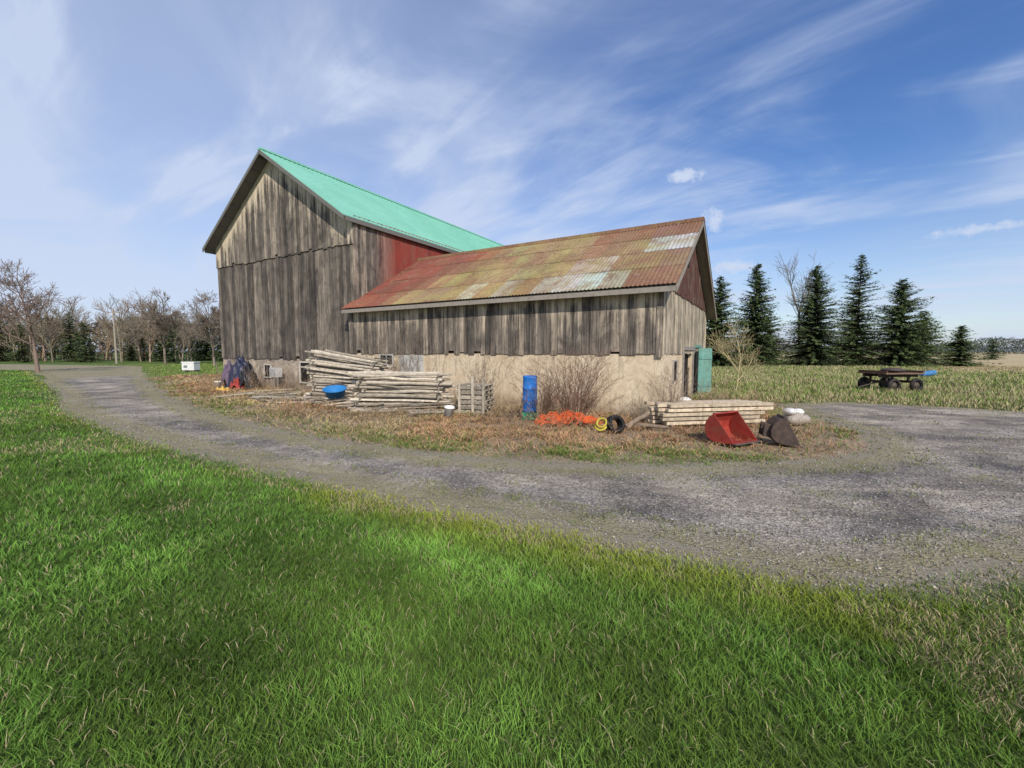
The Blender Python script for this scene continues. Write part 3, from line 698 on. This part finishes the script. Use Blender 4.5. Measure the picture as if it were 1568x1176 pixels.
# ------------------------------------------------------------------ vines and shrubs
def shrub(name,loc,h,w,seed,n,col,minr=.0025):
    rd=random.Random(seed); S=[]
    for i in range(n):
        a=rd.uniform(0,6.28); p=Vector((math.cos(a)*rd.uniform(0,.25)*w,math.sin(a)*rd.uniform(0,.25)*w,0)); out=rd.uniform(.05,1)**.8
        d=Vector((math.cos(a)*out*w/h,math.sin(a)*out*w/h,1)).normalized(); L=h*rd.uniform(.6,1.1); r=rd.uniform(.005,.009); ns=6
        for k in range(ns):
            d=(d+Vector((rd.gauss(0,.12),rd.gauss(0,.12),-.03))).normalized(); q=p+d*L/ns
            S.append((p,q,r,r*.82)); r*=.82
            if k>0:
                for m in range(rd.randint(1,3)):
                    dd=(d+Vector((rd.gauss(0,.6),rd.gauss(0,.6),rd.gauss(.1,.35)))).normalized(); l=L*rd.uniform(.1,.26); e=q+dd*l
                    S.append((q,e,r*.6,minr)); dd2=(dd+Vector((rd.gauss(0,.6),rd.gauss(0,.6),.1))).normalized(); S.append((q.lerp(e,.5),q.lerp(e,.5)+dd2*l*.6,minr,minr*.7))
            p=q
    v,f=prisms([s[0] for s in S],[s[1] for s in S],[s[2] for s in S],[s[3] for s in S],3)
    c=np.repeat(np.array(col)[None]*rng.uniform(.6,1.3,(len(S),1)),6,0)
    o=fast(name,v,f,M_bark,c); o.location=loc; return o
shrub('bare_shrub',(1.45,9.9,0),1.7,1.1,1,95,(.27,.16,.12))
shrub('bare_shrub',(.75,10.3,0),1.35,.7,2,40,(.28,.18,.13))
shrub('bare_shrub',(3.75,10.1,0),1.35,.45,3,30,(.32,.23,.17))
shrub('bare_shrub',(-.9,12.9,0),1.6,.6,4,26,(.27,.18,.13))
shrub('bare_shrub',(5.2,10.9,0),.9,.5,5,20,(.35,.25,.17))
shrub('bare_shrub',(-9.2,17.6,0),1.0,.6,6,22,(.3,.22,.15))
shrub('bare_shrub',(-3.9,14.6,0),1.9,.6,7,22,(.27,.19,.14))
shrub('bare_shrub',(-11.3,18.9,0),.9,.6,8,20,(.36,.26,.18))
def vines():
    rd=random.Random(8); S=[]
    for i in range(34):
        s=rd.choice([rd.uniform(7.2,11.4),rd.uniform(4.5,11)]); p=P(s,-.10,1.0); d=Vector((0,0,1)); L=rd.uniform(1,2.5); r=.006
        for k in range(12):
            d=(d+U*rd.gauss(0,.35)+Z*.12).normalized(); q=p+d*L/12; 
            if q.z>3.3: break
            S.append((p.copy(),q.copy(),r,r*.9)); r*=.9
            if rd.random()<.6:
                e=q+(U*rd.gauss(0,1)+Z*rd.gauss(.3,.6)-Vv*.15).normalized()*rd.uniform(.1,.35); S.append((q.copy(),e,.003,.002))
            p=q
    v,f=prisms([s[0] for s in S],[s[1] for s in S],[s[2] for s in S],[s[3] for s in S],3)
    fast('dead_vines',v,f,M_bark,np.tile([.3,.23,.17],(len(v),1)))
vines()
def weeds():
    n=14000; x=rng.uniform(-16,9.5,n); y=rng.uniform(6.5,24,n)
    t=(x-C.x)*Vv.x+(y-C.y)*Vv.y
    k=isisland(x,y)&~inpoly(x,y,bfoot)&~inpoly(x,y,coarse)&(distedge(x,y)>.9)
    k&=(vnoise(x,y,.9,31)>.58)|((t>-1)&(t<0)); k&=rng.random(n)<.75
    x,y=x[k],y[k]; n=len(x); d=distedge(x,y); h=rng.uniform(.15,.62,n)*np.clip(.35+d/3,0,1)*(.4+1.1*vnoise(x,y,.7,91)); h=np.where(x<-10,h*1.3,h)
    P0=np.stack([x,y,0*x],1); m=P0+np.stack([rng.normal(0,.08,n),rng.normal(0,.08,n),h*.55],1); e=m+np.stack([rng.normal(0,.14,n),rng.normal(0,.14,n),h*.45],1)
    A=[P0,m];Bq=[m,e];
    for _ in range(3):
        f=rng.random((n,1)); q=m+(e-m)*f; A.append(q);Bq.append(q+rng.normal(0,.07,(n,3))+np.array([0,0,.05]))
    A=np.concatenate(A);Bq=np.concatenate(Bq); r=np.full(len(A),.0035)
    v,f=prisms(A,Bq,r,r*.6,3); c=np.repeat(np.array([.42,.30,.19])[None]*rng.uniform(.35,1.2,(len(A),1)),6,0)
    fast('dead_weed_stalks',v,f,M_grass,c)
weeds()
# ------------------------------------------------------------------ yard objects
def log(mb,p0,p1,r,col):
    p0=Vector(p0);p1=Vector(p1); n=4; d=(p1-p0); rr=r*random.uniform(.85,1.15)
    offs=[Vector((0,0,0))]+[Vector((random.gauss(0,.015),random.gauss(0,.015),random.gauss(0,.012))) for _ in range(n)]
    k=7; vs=[];fs=[];dn=d.normalized();a=dn.orthogonal().normalized();b=dn.cross(a); ph=[random.uniform(.75,1.2) for _ in range(k)]
    for i in range(n+1):
        c=p0+d*i/n+offs[i]; q=rr*(1-.25*i/n)
        for j in range(k):
            t=6.283*j/k; vs.append(c+a*math.cos(t)*q*ph[j]+b*math.sin(t)*q*ph[j])
    for i in range(n):
        for j in range(k): fs.append((i*k+j,i*k+(j+1)%k,(i+1)*k+(j+1)%k,(i+1)*k+j))
    fs+=[tuple(range(k))[::-1],tuple(range(n*k,n*k+k))]
    mb.add(vs,fs,col)
def wcol(l=.25,h=.5):
    g=random.uniform(l,h); return (g,g*.88,g*.7)
def railpile(name,cen,ax,L,layers,per,r,tilt=0):
    mb=MB(); ax=Vector(ax).normalized(); px=Vector((-ax.y,ax.x,0)); cen=Vector(cen)
    for k in range(layers):
        z=r+k*r*2.45; nn=per-int(k*per*.25/layers)
        for i in range(nn):
            o=(i-(nn-1)/2)*r*2.5; j=random.gauss(0,.16); a=random.gauss(0,.05)
            c=cen+px*(o+random.gauss(0,.02))+Z*(z+random.gauss(0,.014))
            dv=(ax+px*a+Z*(tilt*k*.02+random.gauss(0,.016)))
            l=L*random.uniform(.8,1.1)
            log(mb,c-dv*l/2+ax*j,c+dv*l/2+ax*j,r*random.uniform(.65,1.2),wcol(.36,.72))
        if k<layers-1:
            for e in(-.42,.42):
                c=cen+ax*(e*L+random.gauss(0,.06))+Z*(z+r*1.25); w=per*r*1.5
                log(mb,c-px*w,c+px*w,r*.5,wcol(.2,.4))
    for q in range(5):
        a=random.uniform(-.3,.3)
        c=cen-px*random.uniform(.35,.8)+ax*random.gauss(0,.4)+Z*r; log(mb,c-(ax+px*a)*L*.45,c+(ax+px*a)*L*.45,r*.8,wcol(.3,.55))
    mb.obj(name,M_wood)
railpile('cedar_rail_pile',(-3.2,12.6,0),(1,-.08,0),2.7,9,6,.05)
railpile('cedar_rail_pile',(-5.75,15.2,0),(.95,-.3,0),3.0,13,6,.05,-.6)
def slats(name):
    mb=MB(); c=Vector((-1.1,11.6,0)); ax=Vector((.97,-.25,0)).normalized();px=Vector((.25,.97,0)).normalized()
    for k in range(6):
        j=ax*random.gauss(0,.03)
        for i in range(3): mb.box(c+j-ax*.4+px*(i*.35),ax*.8,px*.08,Z*.09,wcol(.25,.48))
        for i in range(6): mb.box(c+j-ax*.4+ax*(i*.142)+Z*.09,ax*.1,px*.8,Z*.018,wcol(.3,.55))
        c=c+Z*.135
    for s in(-.38,.0,.3): mb.box(Vector((-1.1,11.55,0))+ax*s,ax*.07,px*.02,Z*random.uniform(.85,1.05),wcol(.35,.6))
    mb.obj(name,M_wood)
slats('pallet_stack')
def lumber():
    mb=MB(); o=Vector((3.3,9.45,.06)); ax=Vector((.985,.17,0)).normalized();px=Vector((-.17,.985,0)).normalized()
    for e in(.25,1.3,2.35): mb.box(o+ax*e-Z*.06,ax*.09,px*.75,Z*.058,wcol(.15,.25))
    z=0
    for k in range(5):
        th=.075
        for i in range(5):
            l=2.6*random.uniform(.8,1.03); g=random.uniform(.38,.72); col=(g,g*.83,g*.6)
            mb.box(o+px*(i*.15+random.uniform(0,.01))+ax*random.uniform(-.1,.25)+Z*z,ax*l,px*.135,Z*th*.93,col)
        z+=th+.022
        if k<4:
            for e in(.3,1.3,2.2): mb.box(o+ax*e+Z*(z-.022),ax*.05,px*.72,Z*.02,wcol(.15,.3))
    mb.obj('lumber_stack',M_wood,bevel=.004)
lumber()
e=empty('blue_barrel'); 
M0=Matrix.Translation((.44,10.55,.22))@Matrix.Rotation(.03,4,'X')
pr=[(0,0),(.15,0),(.17,.02),(.175,.05),(.17,.09),(.178,.28),(.186,.29),(.186,.31),(.178,.32),(.178,.56),(.186,.57),(.186,.59),(.178,.60),(.17,.82),(.178,.84),(.178,.87),(.165,.885),(.155,.865),(0,.86)]
mb=MB(); mb.lathe(pr,M0,32,(.02,.19,.62)); mb.cyl(M0@Vector((.08,0,.86)),M0@Vector((.08,0,.885)),.03,.03,12,(.02,.1,.4)); o=mb.obj('drum',M_plastic,e,True)
mb=MB()
for i in range(4): mb.box((.25,10.38+i*.1,.19),(.38,0,0),(0,.08,0),(0,0,.028),(.03,.25,.14))
for x_ in(.26,.58):
    for y_ in(10.38,10.7): mb.box((x_,y_,0),(.04,0,0),(0,.04,0),(0,0,.19),(.03,.25,.14))
mb.box((.25,10.37,.05),(.38,0,0),(0,.01,0),(0,0,.05),(.03,.25,.14)); mb.box((.25,10.37,.125),(.38,0,0),(0,.01,0),(0,0,.05),(.03,.25,.14))
mb.obj('green_crate',M_paint,e)
def fence():
    nx,ny=56,15; V_=[];F=[]
    for j in range(ny+1):
        for i in range(nx+1):
            x_=.6+i*.024+.1*math.sin(j*.9)+random.gauss(0,.006); y_=9.35+j*.036+.1*math.sin(i*.25)
            z_=.05+.09*abs(math.sin(i*.28+j*.5))+.14*float(vnoise(i,j,.3,3))*2*math.sin(math.pi*min(1,(i+3)/(nx+6)))
            V_.append((x_,y_,z_))
    for j in range(ny):
        for i in range(nx):
            b=j*(nx+1)+i; F.append((b,b+1,b+nx+2,b+nx+1))
    me=bpy.data.meshes.new('orange_snow_fence'); me.from_pydata(V_,[],F)
    me.materials.append(m_plain('orange_plastic',(.85,.17,.05),.5,.3)); o=link(bpy.data.objects.new('orange_snow_fence',me))
    m=o.modifiers.new('w','WIREFRAME'); m.thickness=.009; m.use_even_offset=False
fence()
e=empty('drain_pipe_coil'); mb=MB()
Mt=Matrix.Translation((2.12,8.85,.19))@Matrix.Rotation(1.25,4,'X')@Matrix.Rotation(.3,4,'Y')
for k in range(3): mb.torus(Mt@Matrix.Translation((.01*k,0,.07*k-.07)),.15,.036,44,8,corr=.18)
mb.obj('black_coils',M_rubber,e)
mb=MB(); Mt=Matrix.Translation((1.86,8.9,.17))@Matrix.Rotation(.9,4,'X')@Matrix.Rotation(-.5,4,'Y')
mb.torus(Mt,.12,.026,30,8,(.6,.5,.08)); mb.torus(Mt@Matrix.Translation((.03,.02,.05)),.10,.024,30,8,(.5,.4,.07)); mb.obj('yellow_coils',M_plastic,e,True)
mb=MB(); log(mb,(2.45,9.15,.08),(3.05,9.55,.36),.05,(.3,.23,.17)); log(mb,(2.6,9.5,.06),(3.3,9.0,.1),.06,(.26,.2,.15)); mb.obj('fallen_log',M_wood)
def bucket(name,loc,rot,w,sc,col,tilt):
    mb=MB(); prof=[(-.40,.0),(-.1,-.01),(.12,.03),(.24,.13),(.28,.28),(.24,.44),(.14,.56),(.02,.62)]
    M1=Matrix.Translation(loc)@Matrix.Rotation(rot,4,'Z')@Matrix.Rotation(tilt,4,'X')@Matrix.Scale(sc,4)
    th=.018; n=len(prof); vs=[];fs=[]
    ins=[]
    for i,(a,b) in enumerate(prof):
        p=Vector(prof[max(0,i-1)]);q=Vector(prof[min(n-1,i+1)]); t=(q-p).normalized(); ins.append((a-t.y*th,b+t.x*th))
    for pl in(prof,ins):
        for x_ in(-w/2,w/2): vs+= [M1@Vector((x_,a,b)) for a,b in pl]
    for i in range(n-1): fs+=[(i,i+1,n+i+1,n+i)[::-1],(2*n+i,2*n+i+1,3*n+i+1,3*n+i)]
    fs+=[(0,n,3*n,2*n),(n-1,2*n-1,4*n-1,3*n-1)[::-1]]
    mb.add(vs,fs,col)
    for x_ in(-w/2-.012,w/2-.004):
        k=len(prof); side=[M1@Vector((x_,a,b)) for a,b in prof]+[M1@Vector((x_+.016,a,b)) for a,b in prof]
        mb.add(side,[tuple(range(k)),tuple(range(2*k-1,k-1,-1))]+[(i,(i+1)%k,k+(i+1)%k,k+i)[::-1] for i in range(k)],col)
    def bx(o,a,b,c,cl=col): mb.box(M1@Vector(o),M1.to_3x3()@Vector(a),M1.to_3x3()@Vector(b),M1.to_3x3()@Vector(c),cl)
    bx((-w/2-.02,-.47,-.02),(w+.04,0,0),(0,.12,0),(0,0,.025),(.12,.1,.09))
    bx((-w/2,-.0,.605),(w,0,0),(0,.07,0),(0,0,.03))
    for x_ in(-w*.3,w*.22):
        for d_ in(0,.08): bx((x_+d_,.25,.1),(.018,0,0),(0,.14,0),(0,0,.3))
    mb.obj(name,M_paint,bevel=.004)
bucket('red_loader_bucket',(4.0,7.85,.05),R(28),.78,.85,(.38,.055,.04),R(-6))
bucket('steel_loader_bucket',(4.85,7.75,.05),R(75),.5,.78,(.075,.055,.048),R(8))
def sack(mb,c,r,col):
    vs=[];fs=[];n=14;m=8
    for j in range(m+1):
        for i in range(n):
            th=math.pi*j/m;ph=6.283*i/n; q=1+.18*math.sin(3*ph+c[0]*9)+random.gauss(0,.05)
            vs.append((c[0]+r[0]*q*math.sin(th)*math.cos(ph),c[1]+r[1]*q*math.sin(th)*math.sin(ph),c[2]+r[2]*(math.cos(th)+.1*random.random())))
    for j in range(m):
        for i in range(n): fs.append((j*n+i,j*n+(i+1)%n,(j+1)*n+(i+1)%n,(j+1)*n+i)[::-1])
    mb.add(vs,fs,col)
mb=MB(); sack(mb,(6.35,9.75,.33),(.15,.13,.08),(.7,.69,.67)); sack(mb,(6.62,9.9,.3),(.11,.1,.08),(.75,.74,.72)); sack(mb,(6.5,9.8,.14),(.3,.2,.15),(.38,.34,.29)); mb.obj('plastic_sacks',M_plastic,None,True)
mb=MB(); sack(mb,(5.0,12.4,.2),(.2,.2,.18),(.68,.67,.64)); mb.obj('plastic_sacks',M_plastic,None,True)
def pail(name,loc,r,h,col,tilt=0,rot=0):
    mb=MB(); M1=Matrix.Translation(loc)@Matrix.Rotation(rot,4,'Z')@Matrix.Rotation(tilt,4,'X')
    mb.lathe([(0,0),(r*.82,0),(r*.97,h*.85),(r*1.04,h*.86),(r*1.04,h*.9),(r,h*.91),(r*1.0,h),(r*.95,h),(r*.79,h*.05),(0,h*.05)],M1,26,col)
    for i in range(9):
        a=math.pi*i/9;b=math.pi*(i+1)/9
        f=lambda t:M1@Vector((math.cos(t)*r*1.05,-math.sin(t)*r*.9,h*.85-math.sin(t)*r*.4)); mb.cyl(f(a),f(b),.004,.004,5,(.3,.3,.3))
    mb.obj(name,M_plastic,None,True)
pail('white_pail',(-1.62,10.9,.03),.13,.28,(.75,.74,.7),R(8),1)
pail('white_pail',(-13.6,19.9,0),.16,.33,(.7,.66,.55),0,0)
mb=MB(); M1=Matrix.Translation((-5.75,14.0,.26))@Matrix.Rotation(R(20),4,'X')@Matrix.Scale(.75,4,(0,1,0))@Matrix.Scale(.85,4)
mb.lathe([(0,-.02),(.34,-.02),(.40,.26),(.45,.28),(.45,.30),(.40,.30),(.33,.02),(0,.02)],M1,30,(.03,.2,.5)); mb.obj('blue_tub',M_plastic,None,True)
mb=MB()
for i in range(60):
    x_=random.uniform(-11,-2.2);y_=np.interp(x_,[-10,-2],[16.6,12.0])+random.uniform(-1.8,.6); a=random.uniform(-.5,.5); l=random.uniform(.3,1.6)
    mb.box((x_,y_,random.uniform(.03,.2)),(math.cos(a)*l,math.sin(a)*l,random.uniform(-.12,.15)),(-math.sin(a)*.11,math.cos(a)*.11,0),(0,0,.025),wcol(.2,.6))
mb.obj('scrap_boards',M_wood)
e=empty('junk_pile'); mb=MB()
def tarp(mb,c,rx,ry,h,col,seed):
    n=26;vs=[];fs=[]
    for j in range(n+1):
        for i in range(n+1):
            a=i/n*2-1;b=j/n*2-1; q=max(0,1-(a*a+b*b)*.85)**.6
            z=h*q*(.55+.7*float(vnoise(a*3+5,b*3+5,1.4,seed)))+.06*math.sin(11*a+5*b)*q
            vs.append((c[0]+a*rx,c[1]+b*ry,max(0,z)+.01))
    for j in range(n):
        for i in range(n): b_=j*(n+1)+i; fs.append((b_,b_+1,b_+n+2,b_+n+1))
    mb.add(vs,fs,col)
tarp(mb,(-12.6,20.0,0),.6,.45,1.35,(.03,.035,.07),2); tarp(mb,(-12.0,19.6,0),.35,.4,1.1,(.025,.025,.03),4); mb.obj('dark_tarp',M_plastic,e,True)
mb=MB(); tarp(mb,(-13.1,19.9,0),.3,.3,1.2,(.16,.12,.18),7); tarp(mb,(-12.4,19.4,0),.3,.25,.45,(.35,.06,.05),9); mb.obj('cloth_bundles',M_wood,e,True)
mb=MB(); 
for i in range(9): log(mb,(-13.6+i*.28,20.1,0),(-13.7+i*.28+random.gauss(0,.25),20.5,random.uniform(1.1,1.7)),.018,(.2,.16,.14))
mb.obj('leaning_poles',M_wood,e)
mb=MB(); tarp(mb,(-12.6,18.6,0),.4,.25,.14,(.7,.45,.1),5); mb.obj('yellow_tarp_scrap',M_plastic,None,True)
mb=MB(); mb.box((-10.9,19.35,.55),(.42,-.25,0),(.15,.25,0),(0,0,.42),(.6,.6,.58))
for i in range(6): mb.box((-10.87,19.32,.6+i*.055),(.37,-.22,0),(.004,.007,0),(0,0,.018),(.2,.2,.2))
for a,b in((-10.85,19.38),(-10.5,19.18)): mb.box((a,b,0),(.05,-.03,0),(.03,.05,0),(0,0,.55),(.3,.28,.25))
mb.obj('air_conditioner_unit',M_paint,bevel=.006)
mb=MB(); o=Vector((-27.2,35.5,.15)); mb.box(o,(1.0,0,0),(0,.7,0),(0,0,.6),(.72,.72,.7)); mb.box(o+Vector((-.03,-.03,.605)),(1.06,0,0),(0,.76,0),(0,0,.09),(.78,.78,.77))
for a in(.05,.85): mb.box(o+Vector((a,.05,-.15)),(.1,0,0),(0,.6,0),(0,0,.148),(.2,.2,.2))
mb.box(o+Vector((.15,-.006,.2)),(.3,0,0),(0,.005,0),(0,0,.2),(.22,.23,.24)); mb.obj('storage_box',M_plastic,bevel=.01)
mb=MB(); mb.cyl((-55,60,0),(-55,60,7.6),.13,.09,10,(.4,.35,.28)); mb.box((-55.8,59.98,7.0),(1.6,0,0),(0,.1,0),(0,0,.12),(.35,.3,.25)); 
for a in(-.7,0.1,.7): mb.cyl((-55+a,60.03,7.12),(-55+a,60.03,7.28),.04,.03,8,(.3,.3,.3))
mb.obj('utility_pole',M_wood)
e=empty('farm_wagon'); mb=MB(); W0=Vector((15.3,17.6,0)); wx=Vector((.99,.12,0)).normalized(); wy=Vector((-.12,.99,0)).normalized()
WL=1.8
for i in range(8): mb.box(W0+wy*(i*.16)+Z*.76,wx*WL,wy*.152,Z*.045,(.17,.085,.065) if i%3 else (.24,.15,.1))
for a in(0.02,WL-.08): mb.box(W0+wx*a+Z*.81,wx*.06,wy*1.26,Z*.09,(.16,.08,.06))
for b in(.25,.95): mb.box(W0+wy*b+Z*.63,wx*WL,wy*.09,Z*.128,(.05,.04,.035))
for a in(.3,WL-.45): mb.box(W0+wx*a+Z*.38,wx*.09,wy*1.25,Z*.1,(.05,.04,.035)); mb.box(W0+wx*a+wy*.25+Z*.48,wx*.07,wy*.07,Z*.148,(.05,.04,.035)); mb.box(W0+wx*a+wy*.95+Z*.48,wx*.07,wy*.07,Z*.148,(.05,.04,.035))
mb.cyl(W0+wx*.3+wy*.6+Z*.42,W0-wx*.6+wy*.6+Z*.2,.035,.03,8,(.06,.05,.05))
mb.obj('deck_and_frame',M_paint,e)
mb=MB()
for a in(.34,WL-.41):
    for b in(-.04,1.27):
        c_=W0+wx*a+wy*b+Z*.30; Mw=Matrix.Translation(c_)@Matrix.Rotation(math.atan2(wx.y,wx.x),4,'Z')@Matrix.Rotation(R(90),4,'X')
        mb.torus(Mw,.225,.075,28,10,(.02,.02,.02)); mb.lathe([(0,.05),(.09,.05),(.1,.02),(.165,.0),(.165,-.03),(0,-.03)],Mw,20,(.1,.085,.07))
mb.obj('wheels',M_paint,e,True)
mb=MB(); sack(mb,(16.2,18.3,.9),(.45,.32,.1),(.1,.08,.07)); mb.obj('load',M_wood,e,True)
mb=MB(); M1=Matrix.Translation((26.6,28.0,.2))@Matrix.Rotation(R(82),4,'Y'); mb.lathe(pr,M1,24,(.06,.2,.42)); mb.obj('blue_drum',M_plastic,None,True)
# ------------------------------------------------------------------ world, sun, camera
az=(.25,-.97); el=R(35)
sd=Vector((az[0],az[1],0)).normalized()*math.cos(el)+Z*math.sin(el)
L=bpy.data.lights.new('sun','SUN'); L.energy=4.3; L.angle=R(.53); L.color=(1,.92,.81)
so=link(bpy.data.objects.new('sun',L)); so.rotation_euler=sd.to_track_quat('Z','Y').to_euler()
w=bpy.data.worlds.new('World'); scene.world=w; w.use_nodes=True; t=w.node_tree; t.nodes.clear()
def N(ty,**k):
    nd=t.nodes.new(ty)
    for a,v in k.items():
        if a in nd.inputs: nd.inputs[a].default_value=v
        else: setattr(nd,a,v)
    return nd
def lk(a,b): t.links.new(a,b)
def mth(op,a,b=0,clamp=False):
    m=N('ShaderNodeMath',operation=op); m.use_clamp=clamp
    for i,v in((0,a),(1,b)):
        if hasattr(v,'links'): lk(v,m.inputs[i])
        else: m.inputs[i].default_value=v
    return m.outputs[0]
def mr(v,a,b,c=0,d=1):
    m=N('ShaderNodeMapRange',interpolation_type='SMOOTHSTEP'); lk(v,m.inputs[0])
    for i,x in enumerate((a,b,c,d)): m.inputs[i+1].default_value=x
    return m.outputs[0]
sky=N('ShaderNodeTexSky',sky_type='NISHITA',sun_disc=False,sun_elevation=el,sun_rotation=math.atan2(az[0],az[1]),air_density=1.0,dust_density=.6,ozone_density=2.2,altitude=200)
hs=N('ShaderNodeHueSaturation'); hs.inputs['Saturation'].default_value=1.3; hs.inputs['Hue'].default_value=.512; lk(sky.outputs[0],hs.inputs['Color'])
bg=N('ShaderNodeBackground'); bg.inputs[1].default_value=.15; lk(hs.outputs[0],bg.inputs[0])
tc=N('ShaderNodeTexCoord'); sp=N('ShaderNodeSeparateXYZ'); lk(tc.outputs['Generated'],sp.inputs[0])
X_,Y_,Z_=sp.outputs
den=mth('ADD',mth('MAXIMUM',Z_,0),.18)
cb=N('ShaderNodeCombineXYZ'); lk(mth('DIVIDE',X_,den),cb.inputs[0]); lk(mth('DIVIDE',Y_,den),cb.inputs[1])
rt=N('ShaderNodeMapping'); rt.inputs['Rotation'].default_value=(0,0,R(38)); lk(cb.outputs[0],rt.inputs[0])
def streak(sx,sy,off,sc,det,ro,di):
    mp=N('ShaderNodeMapping'); mp.inputs['Scale'].default_value=(sx,sy,1); mp.inputs['Location'].default_value=off; lk(rt.outputs[0],mp.inputs[0])
    n1=N('ShaderNodeTexNoise',Scale=sc,Detail=det,Roughness=ro,Distortion=di); lk(mp.outputs[0],n1.inputs['Vector']); return n1.outputs[0]
s1=streak(.5,1.0,(3,1.6,0),1.5,6,.55,.8)
s2=streak(.6,2.0,(7,5,0),1.7,6,.58,.7)
n2=N('ShaderNodeTexNoise',Scale=.7,Detail=4,Roughness=.55,Distortion=.4); lk(cb.outputs[0],n2.inputs['Vector'])
left=mr(X_,.5,-.6)
wisps=mth('MULTIPLY',mr(s1,.40,.72),mr(n2.outputs[0],.32,.58))
fine=mth('MULTIPLY',mr(s2,.42,.74),mr(s1,.34,.58))
veil=mth('MULTIPLY',left,mth('ADD',mth('MULTIPLY',mth('ADD',s1,n2.outputs[0]),.5),.25))
haze=mth('MULTIPLY',mr(Z_,.36,0.0),.60)
m=mth('ADD',mth('ADD',mth('ADD',mth('ADD',mth('MULTIPLY',wisps,.62),mth('MULTIPLY',fine,.45)),mth('MULTIPLY',veil,.80)),haze),.05,True)
m=mth('MULTIPLY',m,.90)
n3=N('ShaderNodeTexNoise',Scale=22,Detail=4,Roughness=.65); lk(tc.outputs['Generated'],n3.inputs['Vector'])
for (px,py,sx,sz_) in((1048,270,.028,.010),(1496,352,.045,.009),(1092,340,.03,.022),(1125,408,.075,.013)):
    x0=(px-784)/660; yc=(588-py)/660; d0_=Vector((x0,.997+.0755*yc,-.0755+.997*yc)).normalized()
    dx=mth('DIVIDE',mth('SUBTRACT',X_,d0_.x),sx); dz=mth('DIVIDE',mth('SUBTRACT',Z_,d0_.z),sz_)
    r2=mth('SQRT',mth('ADD',mth('MULTIPLY',dx,dx),mth('MULTIPLY',dz,dz)))
    r2=mth('ADD',r2,mth('MULTIPLY',mth('SUBTRACT',n3.outputs[0],.5),5.0))
    k=mth('MULTIPLY',mr(r2,1.7,-.2),mr(Y_,0,.1)); m=mth('MAXIMUM',m,mth('MULTIPLY',k,.97))
bg2=N('ShaderNodeBackground'); bg2.inputs[0].default_value=(.62,.71,.90,1); bg2.inputs[1].default_value=.98
mx=N('ShaderNodeMixShader'); lk(m,mx.inputs[0]); lk(bg.outputs[0],mx.inputs[1]); lk(bg2.outputs[0],mx.inputs[2])
ow=N('ShaderNodeOutputWorld'); lk(mx.outputs[0],ow.inputs[0])
cam=bpy.data.cameras.new('camera'); cam.lens=15.15; cam.sensor_width=36; cam.clip_end=6000; cam.clip_start=.05
co=link(bpy.data.objects.new('camera',cam)); co.location=(0,0,1.7); co.rotation_euler=(R(90-4.33),0,0); scene.camera=co
scene.view_settings.view_transform='Standard'; scene.view_settings.look='None'; scene.view_settings.exposure=0
